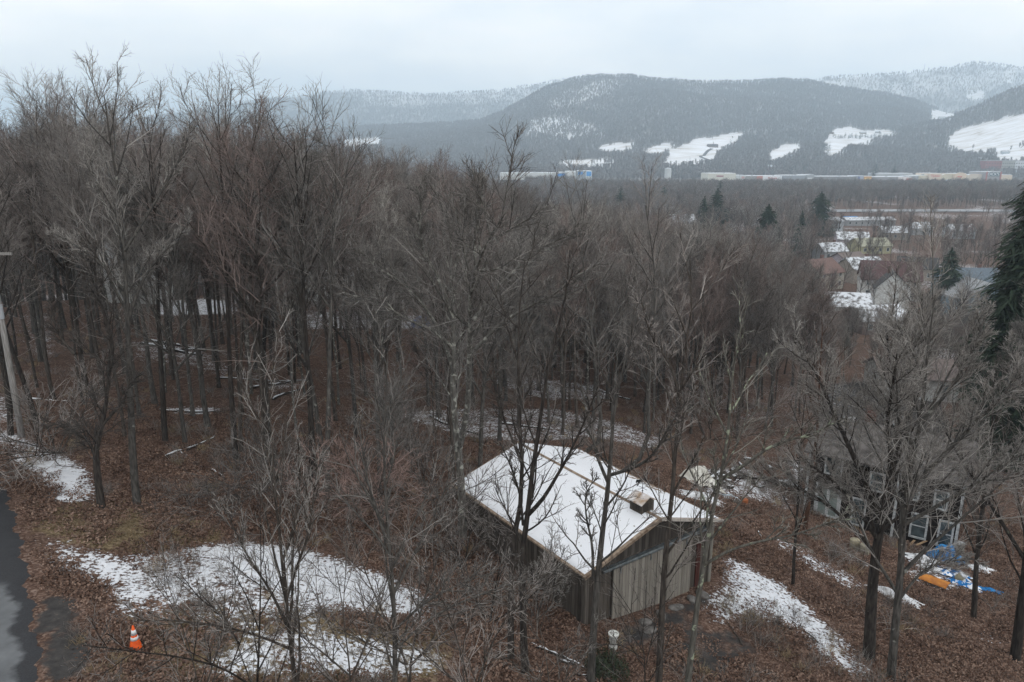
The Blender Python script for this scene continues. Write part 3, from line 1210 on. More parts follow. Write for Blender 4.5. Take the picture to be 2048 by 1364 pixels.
gn_scatter('hillside_forest', a, rng.random(len(a)) * 6.28, sc_[~con], rng.integers(0, 4, len(a)), FAR_OBJ,
           'leafless grey-brown forest covering the distant hills')
CONP = [(1350, 350, 34, 12, 30), (1375, 345, 25, 16, 18), (1590, 345, 40, 20, 40), (1650, 300, 10, 6, 12), (1560, 350, 30, 10, 20),
        (1800, 262, 50, 20, 50), (1770, 320, 40, 24, 30), (1500, 290, 40, 22, 26), (1700, 275, 30, 3, 22), (1740, 276, 30, 3, 18), (1640, 312, 26, 14, 16),
        (1200, 345, 60, 8, 20), (1660, 262, 6, 6, 8), (1850, 345, 60, 10, 16), (1880, 290, 30, 24, 16), (1440, 335, 16, 10, 10), (1160, 240, 60, 10, 16)]
cp = []
for cx_, cy_, sx, sy, n in CONP:
    for k in range(n):
        try:
            cp.append(hill_hit(cx_ + rng.normal(0, sx * .6), cy_ + rng.normal(0, sy * .5)))
        except Exception:
            pass
c_all = np.r_[HP[con], np.array(cp)]
gn_scatter('hillside_conifer_forest', c_all, rng.random(len(c_all)) * 6.28, .75 + .5 * rng.random(len(c_all)), rng.integers(0, 2, len(c_all)), FAR_CON,
           'dark conifers mixed through the forest on the distant hills')

# ------------------------------------------------------------------ valley floor woods and town trees beyond (one mass)
def env_top(px):
    """height in the photo (y) the treetops reach"""
    xs = [-100, 0, 60, 100, 150, 200, 300, 345, 370, 400, 500, 545, 600, 640, 700, 760, 820, 900, 960, 1000, 1060, 1100, 1200, 1300, 1400, 1500, 1600, 1700, 1800, 1900, 2048, 2150]
    ys = [215, 220, 230, 180, 145, 132, 155, 222, 258, 200, 178, 175, 232, 222, 245, 285, 285, 305, 330, 350, 360, 395, 400, 405, 425, 455, 480, 490, 505, 525, 545, 560]
    return np.interp(px, xs, ys)


# ------------------------------------------------------------------ houses seen through the trees (kept clear of trunks in front)
# px, py of the foot, width, depth, wall height, roof height, turn (deg), wall, roof, label
HOUSES = [
    (1752, 508, 12.0, 9, 2.9, 2.4, 8, 'yellow', 'pale_green', 'small yellow house with a low pale roof among the right-hand trees'),
    (1662, 580, 9.5, 9, 4.6, 3.0, 30, 'cream', 'brick_red', 'cream house under a brick-red roof beyond the right-hand trees'),
    (1778, 600, 13, 9, 5.0, 3.8, -20, 'white', 'dark_red', 'white house with a dark red roof and white barge board'),
    (1812, 622, 5.2, 7, 5.4, 3.6, 70, 'white', 'dark', 'narrow white gable between the dark red roof and the blue-grey house'),
    (1898, 640, 9.6, 9, 5.2, 3.4, 88, 'bluegrey', 'grey', 'blue-grey gabled house with a snow-topped porch'),
    (1948, 612, 12, 9, 5.0, 3.2, -6, 'bluegrey', 'slate_blue', 'long house with a slate-blue roof behind the blue-grey gable'),
    (1738, 566, 10, 8, 4.0, 2.6, 12, 'tan', 'snow', 'tan house with a snowy roof left of the dark red roof'),
    (1705, 500, 11, 8, 4.0, 2.4, -14, 'mauve', 'snow', 'mauve-grey house with a snowy roof left of the yellow house'),
    (1838, 800, 9, 7, 2.8, 1.6, -8, 'white', 'greybrown', 'low white outbuilding across the paved yard behind the dark house'),
    (1664, 462, 11, 12, 4.6, 1.5, 5, 'whiteblue', 'snow', 'white industrial shed beside the broad dark conifer'),
    (1742, 452, 26, 10, 3.0, 1.2, 4, 'grey', 'snow', 'long low shed with a snowy roof near the highway'),
    (1370, 462, 12, 9, 4.4, 3.2, 15, 'grey', 'snow', 'house with a steep snowy roof left of the pointed conifer'),
    (1190, 470, 10, 9, 4.4, 2.8, -10, 'tan', 'snow', 'tan house with a snowy roof in the woods below the car park'),
    (1065, 492, 10, 9, 4.4, 2.8, 10, 'white', 'snow', 'white house glimpsed right of the big pale tree'),
    (1330, 545, 11, 9, 4.4, 2.8, 25, 'grey', 'snow', 'grey house with a snowy roof in the red-brown woods'),
    (1500, 505, 10, 9, 4.4, 2.8, -20, 'tan', 'dark', 'tan house with a dark roof below the bushy conifer'),
    (1420, 560, 11, 9, 4.4, 2.8, 5, 'white', 'grey', 'white house with a grey roof below the pointed conifer'),
    (1560, 600, 11, 9, 4.4, 2.8, 40, 'grey', 'snow', 'grey house with a snowy roof left of the brick-red roof'),
    (1215, 560, 12, 9, 4.4, 2.8, 0, 'white', 'snow', 'white house with a snowy roof beyond the slope behind the barn'),
    (1672, 520, 9, 8, 3.0, 2.4, 12, 'grey', 'snow', 'grey cottage with a snowy roof above the brick-red roof'),
    (1790, 480, 10, 8, 3.2, 2.2, -8, 'tan', 'snow', 'tan house with a snowy roof right of the yellow house, farther off'),
    (1845, 470, 11, 8, 3.2, 2.2, 15, 'grey', 'snow', 'grey house with a snowy roof in the trees below the highway'),
    (1925, 478, 10, 8, 3.6, 2.4, -5, 'whiteblue', 'snow', 'pale blue-white house with a snowy roof left of the big spruce'),
    (1715, 545, 9, 8, 3.4, 2.2, 25, 'mauve', 'greybrown', 'mauve house with a brown roof beside the tan snowy-roofed house'),
    (1830, 560, 10, 8, 3.4, 2.6, -30, 'tan', 'dark', 'tan house with a dark roof behind the narrow white gable'),
    (1690, 640, 10, 8, 3.0, 2.2, -12, 'white', 'snow', 'low white cottage with a snowy roof below the brick-red roof'),
    (1770, 668, 10, 8, 2.8, 2.0, 10, 'greybrown', 'snow', 'low brown cottage with a snowy roof below the dark red roof'),
    (1290, 488, 10, 8, 3.6, 2.4, 10, 'tan', 'snow', 'tan house with a snowy roof in the woods right of the tiny lone conifer'),
    (1120, 540, 10, 8, 3.6, 2.4, -12, 'grey', 'snow', 'grey house with a snowy roof right of the big pale tree crown'),
    (262, 606, 7.5, 8, 5.6, 2.6, 12, 'white', 'grey', 'tall white house glimpsed between trunks in the left wood'),
    (385, 592, 11, 8, 3.2, 2.2, -6, 'greybrown', 'dark', 'grey-brown house behind the snowy yard in the left wood'),
    (668, 606, 10, 8, 3.8, 2.2, 10, 'white', 'snow', 'white house with a snowy roof in the centre-left wood'),
    (838, 575, 9, 8, 4.2, 2.6, -15, 'tan', 'brick_red', 'tan house with a brick-red roof left of the big pale tree'),
]


def drop_hidden(P, Ht, prob, rg):
    """thin the trees that stand between the camera and a house the photo shows"""
    bx, by = project(P)
    T = P.copy()
    T[:, 2] += Ht
    _, ty = project(T)
    keep = np.ones(len(P), bool)
    for h in HOUSES:
        g_ = ghit(h[0], h[1])
        D = g_[1]
        hw_ = h[2] / 2 / D * F_PX
        top = h[1] - (h[4] + h[5]) / D * F_PX
        m_ = (P[:, 1] < D - 1) & (P[:, 1] > D * .28) & (np.abs(bx - h[0]) < hw_ + 3.0 / P[:, 1] * F_PX) & (ty < h[1] - 4) & (by > top)
        pr = prob if h[0] > 1600 or h[0] < 300 else prob * .55
        keep &= ~(m_ & (rg.random(len(P)) < pr))
        keep &= ~((np.abs(P[:, 0] - g_[0]) < h[2] * .8) & (np.abs(P[:, 1] - D - h[3] / 2) < h[3] * .9))
    return keep


rng = np.random.default_rng(33)
n = 60000
y = np.sqrt(rng.random(n) * (1110 ** 2 - 130 ** 2) + 130 ** 2)
x = (rng.random(n) * 2 - 1) * y * .80
z = gh(x, y)
P = np.stack([x, y, z], -1)
px, py = project(P)
# bands: stores and car parks clear, road clear
clr = (py < 374.5) & (px > 1150) | (py < 362)
clr |= (np.abs(py - 421) < 5) & (px > 1640) | ((py > 428) & (py < 436) & (px > 1640) & (px < 1950))
dens = np.interp(y, [130, 200, 400, 480, 600, 1110], [.55, .45, .40, .30, .50, .38])
left = px < 1000
dens = np.where(left, .6, dens)
yard = (np.sin(x * .045 + 1.3) * np.sin(y * .037 + x * .01)) > .45
dens = np.where(yard & (y < 430) & ~left, dens * .25, dens)
k = (rng.random(n) < dens) & ~clr & (px > -80) & (px < 2130)
P, px, py, y = P[k], px[k], py[k], y[k]
hmax = np.where(px < 1000, 19, np.where(y > 480, 13.5, 14.5))
hh = hmax * (.62 + .38 * rng.random(len(P)))
topz = CAMZ - (env_top(px) - PY_H + 15) / F_PX * y    # never above the tree line of the photo
hh = np.minimum(hh, np.maximum(6, np.where(px > 1050, 99, topz - P[:, 2])))
kp = drop_hidden(P, hh, .18, rng)
_b = project(P)
_t = project(P + np.array([0, 0, 1.]) * hh[:, None])
kp &= ~((P[:, 1] < 484) & (P[:, 1] > 300) & (_b[0] > 1610) & (_t[1] < 425) & (_b[1] > 417) & (rng.random(len(P)) < .9))
kp &= ~((P[:, 1] < 300) & (_b[0] > 1630) & (rng.random(len(P)) < .12))
hh = np.where((_b[0] > 1630) & (P[:, 1] < 300), hh * .78, hh)
P, hh = P[kp], hh[kp]
s = hh / 20. * np.where(P[:, 1] < 320, 1.12, 1.0)
pick = rng.integers(0, 4, len(P))
VAL = (P, s, pick)
gn_scatter('valley_woods', P, rng.random(len(P)) * 6.28, s * 1.05, pick, MID_OBJ, 'leafless woods and street trees on the valley floor', zs=s)

# ------------------------------------------------------------------ barn
BZ = CAMZ - 15.0                      # eave height
B_AZ = .61
BS = 15.0 / 14.3
BX, BY, BL, BW, BH = 2.57 * BS, 22.83 * BS, 9.28 * BS, 7.43 * BS, 1.17 * BS
WH = 2.62
barn = empty('barn', (BX, BY, BZ - WH), B_AZ, 'weathered grey board barn with a snow-covered gable roof and small cupola', 'barn')
# local: x across the gable front (0..BW), y along the ridge (0..BL), z up from the floor; roof overhangs .25
OV = .28
M_BOARD = None


def mat_boards(name, a, b_, c_, w=.19, rot=False, spec=.15):
    """vertical weathered boards: every board its own grey, dark joints"""
    m, N, L, b = new_mat(name)
    t = N.new('ShaderNodeTexCoord').outputs['Object']
    sep = N.new('ShaderNodeSeparateXYZ')
    L.new(t, sep.inputs[0])
    ad = N.new('ShaderNodeMath')
    ad.operation = 'ADD'
    L.new(sep.outputs[0], ad.inputs[0])
    L.new(sep.outputs[1], ad.inputs[1])
    dv = N.new('ShaderNodeMath')
    dv.operation = 'DIVIDE'
    dv.inputs[1].default_value = w
    L.new(sep.outputs[2] if rot else ad.outputs[0], dv.inputs[0])
    fl = N.new('ShaderNodeMath')
    fl.operation = 'FLOOR'
    L.new(dv.outputs[0], fl.inputs[0])
    fr = N.new('ShaderNodeMath')
    fr.operation = 'FRACT'
    L.new(dv.outputs[0], fr.inputs[0])
    wn_ = N.new('ShaderNodeTexWhiteNoise')
    wn_.noise_dimensions = '1D'
    L.new(fl.outputs[0], wn_.inputs['W'])
    mpn = N.new('ShaderNodeMapping')
    mpn.inputs['Scale'].default_value = (14, 14, .9) if not rot else (.9, .9, 20)
    L.new(t, mpn.inputs[0])
    n = N.new('ShaderNodeTexNoise')
    n.inputs['Scale'].default_value = 1.5
    n.inputs['Detail'].default_value = 6
    L.new(mpn.outputs[0], n.inputs['Vector'])
    am = N.new('ShaderNodeMath')
    am.operation = 'MULTIPLY_ADD'
    am.inputs[1].default_value = .30
    L.new(wn_.outputs['Value'], am.inputs[0])
    m2 = N.new('ShaderNodeMath')
    m2.operation = 'MULTIPLY'
    m2.inputs[1].default_value = .6
    L.new(n.outputs['Fac'], m2.inputs[0])
    L.new(m2.outputs[0], am.inputs[2])
    r = N.new('ShaderNodeValToRGB')
    r.color_ramp.elements[0].position = .22
    r.color_ramp.elements[0].color = c4(a)
    r.color_ramp.elements[1].position = .78
    r.color_ramp.elements[1].color = c4(c_)
    e = r.color_ramp.elements.new(.5)
    e.color = c4(b_)
    L.new(am.outputs[0], r.inputs['Fac'])
    gp = N.new('ShaderNodeMath')
    gp.operation = 'LESS_THAN'
    gp.inputs[1].default_value = .055
    L.new(fr.outputs[0], gp.inputs[0])
    mx = N.new('ShaderNodeMix')
    mx.data_type = 'RGBA'
    mx.inputs['B'].default_value = (.012, .011, .010, 1)
    L.new(gp.outputs[0], mx.inputs['Factor'])
    L.new(r.outputs[0], mx.inputs['A'])
    L.new(mx.outputs['Result'], b.inputs['Base Color'])
    b.inputs['Roughness'].default_value = .9
    b.inputs['Specular IOR Level'].default_value = spec
    bp = N.new('ShaderNodeBump')
    bp.inputs['Strength'].default_value = .6
    bp.inputs['Distance'].default_value = .02
    L.new(fr.outputs[0], bp.inputs['Height'])
    L.new(bp.outputs[0], b.inputs['Normal'])
    return m


M_BOARD = mat_boards('barn_boards', (.040, .032, .027), (.095, .082, .070), (.19, .17, .15))
M_BOARD_DARK = mat_boards('barn_boards_dark', (.030, .026, .023), (.070, .061, .054), (.14, .125, .11))
M_DOOR = mat_boards('door_boards', (.15, .138, .118), (.25, .23, .20), (.34, .318, .28), .17)
M_RUST = mat_noise('rusty_flashing', (.14, .095, .068), (.34, .27, .205), 5, .8)
M_TRACK = mat_noise('track_metal', (.10, .115, .12), (.20, .22, .23), 6, .45, metallic=.6)
M_REDWOOD = mat_boards('red_boards', (.04, .016, .013), (.075, .028, .022), (.11, .045, .036))
x0, x1, y0_, y1_ = OV, BW - OV, OV, BL - OV
hw = WH - OV * BH / (BW / 2) * 0
# walls as four thin slabs; the front gable slab carries the gable triangle
xm = BW / 2
sl = BH / xm


def roofz(xx):
    return WH + (BH - abs(xx - xm) * sl)


w = MB()
prof = [(x0, -1.2), (x1, -1.2), (x1, roofz(x1) - .06), (xm, roofz(xm) - .06), (x0, roofz(x0) - .06)]
w.prism(prof, y0_, y0_ + .12)
w.prism(prof, y1_ - .12, y1_)
w.box(x0, x0 + .12, y0_ + .122, y1_ - .122, -1.2, roofz(x0) - .08)
w.box(x1 - .12, x1, y0_ + .122, y1_ - .122, -1.2, roofz(x1) - .08)
w.build('wall', M_BOARD, barn)
# dark old boards in the gable above the door track
g = MB()
g.prism([(x0 + .5, WH - .32 + .25), (x1 - .5, WH - .32 + .25), (xm + .1, roofz(xm) - .14), (xm - .1, roofz(xm) - .14)], y0_ - .028, y0_ - .003)
g.build('gable_boards', M_BOARD_DARK, barn)
# roof: two thick slabs
rf = MB()
for sgn in (-1, 1):
    xa, xb = (0, xm) if sgn < 0 else (BW, xm)
    za, zb = WH, WH + BH
    rf.add([(xa, 0, za - .07), (xb, 0, zb - .07), (xb, BL, zb - .07), (xa, BL, za - .07), (xa, 0, za), (xb, 0, zb), (xb, BL, zb), (xa, BL, za)],
           [(0, 1, 2, 3), (7, 6, 5, 4), (0, 4, 5, 1), (1, 5, 6, 2), (2, 6, 7, 3), (3, 7, 4, 0)] if sgn < 0 else
           [(3, 2, 1, 0), (4, 5, 6, 7), (1, 5, 4, 0), (2, 6, 5, 1), (3, 7, 6, 2), (0, 4, 7, 3)])
roof = rf.build('roof', M_RUST, barn)
# snow blanket: slightly wavy sheet with thickness on each slope, thin and worn by the eave
rs = np.random.default_rng(3)


def snow_slope(xa, xb, za, zb, ya, yb, nu=60, nv=70, inset=.10, worn=0):
    U_, V_ = np.meshgrid(np.linspace(0, 1, nu), np.linspace(0, 1, nv))
    X = xa + (xb - xa) * U_
    Y = ya + (yb - ya) * V_
    Z = za + (zb - za) * U_
    th = .045 + .012 * np.sin(X * 1.7 + 2 * np.sin(Y)) + .008 * np.sin(Y * 2.3)
    e = np.minimum(np.minimum(U_, 1 - U_) * abs(xb - xa), np.minimum(V_, 1 - V_) * abs(yb - ya))
    th *= sstep(-.001, .10, e + .02 * np.sin(X * 23) * np.sin(Y * 19))
    if worn:
        wv = np.sin(Y * 2.1 + 1) * .5 + np.sin(Y * 5.3) * .3
        bare = (U_ < .16 + .05 * wv) & (V_ > .28)
        th = np.where(bare & (rs.random(th.shape) < .75), -.01, th)
    return grid_mesh('snow', X, Y, Z + th)


M_RSNOW = mat_noise('roof_snow', (.22, .18, .15), (.78, .80, .84), 11, .6, detail=8, lo=.295, hi=.335, bump=.25)
snp = snow_slope(.10, xm - .07, WH + .10 * sl, WH + (xm - .07) * sl, .12, BL - .05)
snp.materials.append(M_RSNOW)
link(bpy.data.objects.new('roof_snow', snp), roof)
snp = snow_slope(BW - .12, xm + .07, WH + .12 * sl, WH + (xm - .07) * sl, .12, BL - .05, worn=1)
snp.materials.append(M_RSNOW)
link(bpy.data.objects.new('roof_snow', snp), roof)
rc = MB()
rc.prism([(xm - .09, WH + BH - .005), (xm, WH + BH + .035), (xm + .09, WH + BH - .005), (xm, WH + BH + .012)], -.01, BL + .01)
rc.build('ridge_cap', M_RUST, roof)
M_FASCIA = flat('fascia_pale', (.50, .46, .42))
fa = MB()
fa.add([(xm + .05, -.03, WH + BH - .12), (BW + .02, -.03, WH - .12), (BW + .02, -.03, WH + .01), (xm + .05, -.03, WH + BH + .01),
        (xm + .05, -.004, WH + BH - .12), (BW + .02, -.004, WH - .12), (BW + .02, -.004, WH + .01), (xm + .05, -.004, WH + BH + .01)],
       [(0, 1, 2, 3), (7, 6, 5, 4), (0, 4, 5, 1), (1, 5, 6, 2), (2, 6, 7, 3), (3, 7, 4, 0)])
fa.build('fascia', M_FASCIA, roof)
fb = MB()
fb.add([(0, -.03, WH - .12), (xm + .045, -.03, WH + BH - .12), (xm + .045, -.03, WH + BH + .01), (0, -.03, WH + .01),
        (0, -.004, WH - .12), (xm + .045, -.004, WH + BH - .12), (xm + .045, -.004, WH + BH + .01), (0, -.004, WH + .01)],
       [(0, 1, 2, 3), (7, 6, 5, 4), (0, 4, 5, 1), (1, 5, 6, 2), (2, 6, 7, 3), (3, 7, 4, 0)])
fb.build('fascia', M_RUST, roof)
# sliding doors hung from a round track below the gable
tr = MB()
ztr = WH - .22
tr.tube([(x0 + .75, y0_ - .16, ztr), (x1 - .35, y0_ - .16, ztr)], .065, 10)
tr.box(x0 + .75, x1 - .35, y0_ - .10, y0_ - .031, ztr - .02, ztr + .09)
tr.build('door_track', M_TRACK, barn)
fz = -1.0
for xa, xb in ((1.60, 3.95), (3.99, 6.05)):
    d = MB()
    d.box(xa, xb, y0_ - .15, y0_ - .09, -.28, ztr - .10)
    dd = d.build('sliding_door', M_DOOR, barn)
    for hx in (xa + .35, xb - .35):
        MB().box(hx - .03, hx + .03, y0_ - .175, y0_ - .152, ztr - .35, ztr + .02).build('hanger', M_TRACK, dd)
d = MB()
d.box(6.50, 6.74, y0_ - .06, y0_ - .003, -.5, 1.75)
d.build('side_door', M_REDWOOD, barn)
MB().box(x0 - .03, x0 + .14, y0_ - .05, y0_ - .003, -1.2, WH - .1).build('corner_board', M_BOARD, barn)
MB().box(x1 - .14, x1 + .03, y0_ - .05, y0_ - .003, -1.2, WH - .1).build('corner_board', M_DOOR, barn)
# cupola on the ridge near the front
cu = MB()
cx0, cy0 = xm, 1.05
zc = WH + BH
cu.prism([(cx0 - .34, zc - .16), (cx0 + .34, zc - .16), (cx0 + .34, zc + .42), (cx0, zc + .59), (cx0 - .34, zc + .42)], cy0 - .34, cy0 + .34)
cup = cu.build('cupola', M_BOARD, barn)
cr = MB()
for sgn in (-1, 1):
    a_, b2 = cx0 + sgn * .45, cx0
    pr = [(a_, zc + .375), (b2, zc + .635), (b2, zc + .675), (a_, zc + .415)]
    cr.prism(pr if sgn < 0 else pr[::-1], cy0 - .43, cy0 + .43)
cr.build('cupola_roof', mat_noise('cupola_roof', (.36, .26, .18), (.74, .74, .76), 2.6, .7), cup)
lv, lv2 = MB(), MB()
lv.box(cx0 - .352, cx0 - .342, cy0 - .26, cy0 + .26, zc + .03, zc + .37)
lv2.box(cx0 - .26, cx0 + .26, cy0 - .352, cy0 - .342, zc + .03, zc + .37)
for i in range(5):
    lv.box(cx0 - .365, cx0 - .3525, cy0 - .25, cy0 + .25, zc + .04 + i * .07, zc + .075 + i * .07)
    lv2.box(cx0 - .25, cx0 + .25, cy0 - .365, cy0 - .3525, zc + .04 + i * .07, zc + .075 + i * .07)
lv.build('louvre', M_BOARD_DARK, cup)
lv2.build('louvre', M_BOARD_DARK, cup)
wv = MB()
M_IRON = flat('black_iron', (.02, .02, .021), .5)
zz = zc + .66
wv.tube([(cx0, cy0, zz - .05), (cx0, cy0, zz + .62)], .012, 6)
wv.tube([(cx0 - .24, cy0, zz + .24), (cx0 + .24, cy0, zz + .24)], .008, 5)
wv.tube([(cx0, cy0 - .24, zz + .24), (cx0, cy0 + .24, zz + .24)], .008, 5)
wv.lathe([(.005, -.04), (.04, 0), (.005, .04)], 8, (cx0, cy0, zz + .12))
horse = [(-.34, .66), (-.30, .72), (-.20, .68), (-.05, .66), (.06, .70), (.13, .84), (.20, .88), (.26, .82), (.24, .76), (.19, .77), (.16, .68), (.14, .58),
         (.22, .50), (.26, .42), (.23, .41), (.17, .49), (.08, .56), (-.04, .56), (-.14, .57), (-.20, .48), (-.28, .42), (-.30, .43), (-.23, .52), (-.24, .60), (-.34, .58)]
wv.prism([(cx0 + a_ * 1.15, zz - .02 + b2) for a_, b2 in horse], cy0 - .01, cy0 + .01)
wv.build('weathervane', M_IRON, cup)
# ------------------------------------------------------------------ dark two storey house on the right
P0 = at_drop(1607, 1030, 22.6)
P1 = at_drop(1905, 1118, 22.9)
hdir = math.atan2(P1[1] - P0[1], P1[0] - P0[0])
HLEN = math.hypot(P1[0] - P0[0], P1[1] - P0[1])
HB = P0[2] - .4
house = empty('dark_house', (P0[0], P0[1], HB), hdir, 'run-down dark brown two-storey house with white window trim, right of the barn', 'house')
M_SIDING = mat_boards('dark_siding', (.010, .008, .008), (.022, .017, .015), (.040, .030, .027), .16, True)
M_WHITE = mat_noise('white_trim', (.30, .32, .33), (.54, .56, .57), 7, .6)
M_SHINGLE = mat_noise('old_shingles', (.050, .045, .042), (.13, .12, .115), 2.2, .95, bump=.4)
M_GLASS = mat_noise('window_glass', (.02, .025, .03), (.10, .13, .14), 1.5, .12, spec=.6)
M_GLASS2 = mat_noise('curtained_glass', (.16, .20, .19), (.26, .30, .29), 3, .25, spec=.5)
HHT, HD = 5.0, 6.4
w = MB()
w.prism([(0, -1.5), (HLEN, -1.5), (HLEN, HHT), (0, HHT)], 0, HD)
w.build('wall', M_SIDING, house)
r_ = MB()
for ya, yb in ((-.35, HD / 2), (HD + .35, HD / 2)):
    za, zb = HHT - .14, HHT + 1.35
    vs = [(-.3, ya, za), (HLEN + .3, ya, za), (HLEN + .3, yb, zb), (-.3, yb, zb), (-.3, ya, za + .12), (HLEN + .3, ya, za + .12), (HLEN + .3, yb, zb + .12), (-.3, yb, zb + .12)]
    r_.add(vs, [(0, 3, 2, 1), (4, 5, 6, 7), (0, 1, 5, 4), (1, 2, 6, 5), (2, 3, 7, 6), (3, 0, 4, 7)])
hroof = r_.build('roof', M_SHINGLE, house)
for xx in (0.0, HLEN - .1):
    ga = MB()
    ga.add([(xx, 0, HHT), (xx, HD, HHT), (xx, HD / 2, HHT + 1.3), (xx + .1, 0, HHT), (xx + .1, HD, HHT), (xx + .1, HD / 2, HHT + 1.3)],
           [(0, 2, 1), (3, 4, 5), (0, 1, 4, 3), (1, 2, 5, 4), (2, 0, 3, 5)])
    ga.build('gable', M_SIDING, house)
ch = MB().box(2.4, 3.0, 3.5, 4.1, HHT + .9, HHT + 2.3)
ch.build('chimney', mat_noise('brick', (.10, .05, .04), (.2, .11, .09), 9), hroof)
for cxx in (-.06, HLEN * .60, HLEN - .06):
    MB().box(cxx, cxx + .15, -.07, -.004, -.9, HHT - .15).build('corner_board', M_WHITE, house)


def window(parent, cx_, z0, ww, hh_, y=-.004, glass=None, sash=True, name='window', dbl=False):
    fr = MB()
    t_ = .11
    fr.box(cx_ - ww / 2 - t_, cx_ - ww / 2, y - .06, y, z0 - t_, z0 + hh_ + t_)
    fr.box(cx_ + ww / 2, cx_ + ww / 2 + t_, y - .06, y, z0 - t_, z0 + hh_ + t_)
    fr.box(cx_ - ww / 2, cx_ + ww / 2, y - .06, y, z0 + hh_, z0 + hh_ + t_)
    fr.box(cx_ - ww / 2, cx_ + ww / 2, y - .08, y, z0 - t_, z0)
    if sash:
        fr.box(cx_ - ww / 2, cx_ + ww / 2, y - .045, y - .01, z0 + hh_ / 2 - .03, z0 + hh_ / 2 + .03)
    if dbl:
        fr.box(cx_ - .09, cx_ + .09, y - .05, y, z0, z0 + hh_)
        for sx in (-1, 1):
            xo = cx_ + sx * (ww / 2 - .06)
            fr.box(xo - .06, xo + .06, y - .05, y - .002, z0, z0 + hh_)
    o = fr.build(name, M_WHITE, parent)
    MB().box(cx_ - ww / 2, cx_ + ww / 2, y - .02, y - .006, z0, z0 + hh_).build('pane', glass or M_GLASS, o)
    return o


def hx_at(pxx):
    """distance along the house front for a photo column"""
    best = 0
    for i in range(201):
        q = P0 + (P1 - P0) * (i / 200)
        a_, _ = project(q)
        if a_ <= pxx:
            best = i / 200 * HLEN
    return best


window(house, hx_at(1651), .85, 1.35, 2.0, glass=M_GLASS2, sash=False, name='french_door', dbl=True)
window(house, hx_at(1713), .75, .62, 1.65)
window(house, hx_at(1655), 3.75, .85, 1.0)
window(house, hx_at(1741), 3.3, .70, 1.05)
window(house, hx_at(1832), .95, .72, 1.4)
window(house, hx_at(1884), .80, .60, 1.5)
window(house, hx_at(1866), 3.1, .55, 1.0)
window(house, hx_at(1812), 3.3, .55, 1.2)

# ------------------------------------------------------------------ the close wood: trees one by one
rng = np.random.default_rng(77)
HC = P0[:2] + (P1[:2] - P0[:2]) / 2 + np.array([-math.sin(hdir), math.cos(hdir)]) * HD / 2


def in_rect(x, y, ox, oy, az, L0_, L1_, W0_, W1_):
    dx, dy = x - ox, y - oy
    a_ = dx * math.cos(az) + dy * math.sin(az)
    b2 = -dx * math.sin(az) + dy * math.cos(az)
    return (a_ > L0_) & (a_ < L1_) & (b2 > W0_) & (b2 < W1_)


def base_limit(px):
    """lowest place in the photo (y) where the wood's trees stand; nearer ground is open"""
    return np.interp(px, [-200, 0, 150, 300, 480, 640, 800, 930, 1000, 1200, 1340, 1480, 1600, 1640, 1800, 1960, 2048, 2300],
                     [830, 830, 870, 900, 900, 985, 1060, 1040, 900, 865, 880, 880, 840, 800, 800, 850, 1000, 1020])


cand = []
n = 26000
yy = 24 + 120 * rng.random(n) ** .8
xx = (rng.random(n) * 2 - 1) * (yy * .78 + 8)
zz_ = gh(xx, yy)
pxx, pyy = project(np.stack([xx, yy, zz_], -1))
ok = (pyy < base_limit(pxx)) & (pxx > -150) & (pxx < 2200)
ok &= ~in_rect(xx, yy, BX, BY, B_AZ, -2.0, BW + 2.0, -2, BL + 2.2)
ok &= ~in_rect(xx, yy, P0[0], P0[1], hdir, -2.5, HLEN + 2.5, -3, HD + 2.5)
ok &= ~(inpoly(pxx, pyy, DIRT_P[3][0]) & (rng.random(n) < .93))
ok &= ~((pxx > 780) & (pxx < 1380) & (pyy > 790) & (rng.random(n) < .84))
ok &= ~(inpoly(pxx, pyy, [(320, 590), (500, 590), (500, 640), (320, 640)]) & (rng.random(n) < .8))
xx, yy, zz_, pxx, pyy = xx[ok], yy[ok], zz_[ok], pxx[ok], pyy[ok]
cellsz = 1.9
taken = {}
sel = []
for i in range(len(xx)):
    d = (2.9 if yy[i] < 62 else 3.7) if pxx[i] < 1000 else 2.3
    cx_, cy_ = int(xx[i] // cellsz), int(yy[i] // cellsz)
    okk = True
    for a_ in range(cx_ - 2, cx_ + 3):
        for b2 in range(cy_ - 2, cy_ + 3):
            for j in taken.get((a_, b2), ()):
                if (xx[i] - xx[j]) ** 2 + (yy[i] - yy[j]) ** 2 < d * d:
                    okk = False
    if okk:
        taken.setdefault((cx_, cy_), []).append(i)
        sel.append(i)
sel = np.array(sel)
WX, WY, WZ, WPX, WPY = xx[sel], yy[sel], zz_[sel], pxx[sel], pyy[sel]
# heights: reach the photo's tree line at that bearing
near_dip = np.interp(WPX, [-200, 0, 350, 900, 1480, 1600, 1660, 1960, 2020, 2100], [22, 22, 18, 0, 0, 35, 110, 110, 20, 0])
top_allow = CAMZ - (env_top(WPX) + near_dip - PY_H) / F_PX * WY
hmax = np.clip(top_allow - WZ, 7, 25.5)
frac = np.where(rng.random(len(WX)) < np.where(WPX < 1000, .10, .42), .36 + .34 * rng.random(len(WX)), .80 + .22 * rng.random(len(WX)))
WH_ = np.clip(hmax * frac, 5, 26)
_k = drop_hidden(np.stack([WX, WY, WZ], -1), WH_, .10, rng)
WX, WY, WZ, WPX, WPY, WH_ = WX[_k], WY[_k], WZ[_k], WPX[_k], WPY[_k], WH_[_k]
order = np.argsort(-(WH_ / WY))
N_IND = 300 - 34

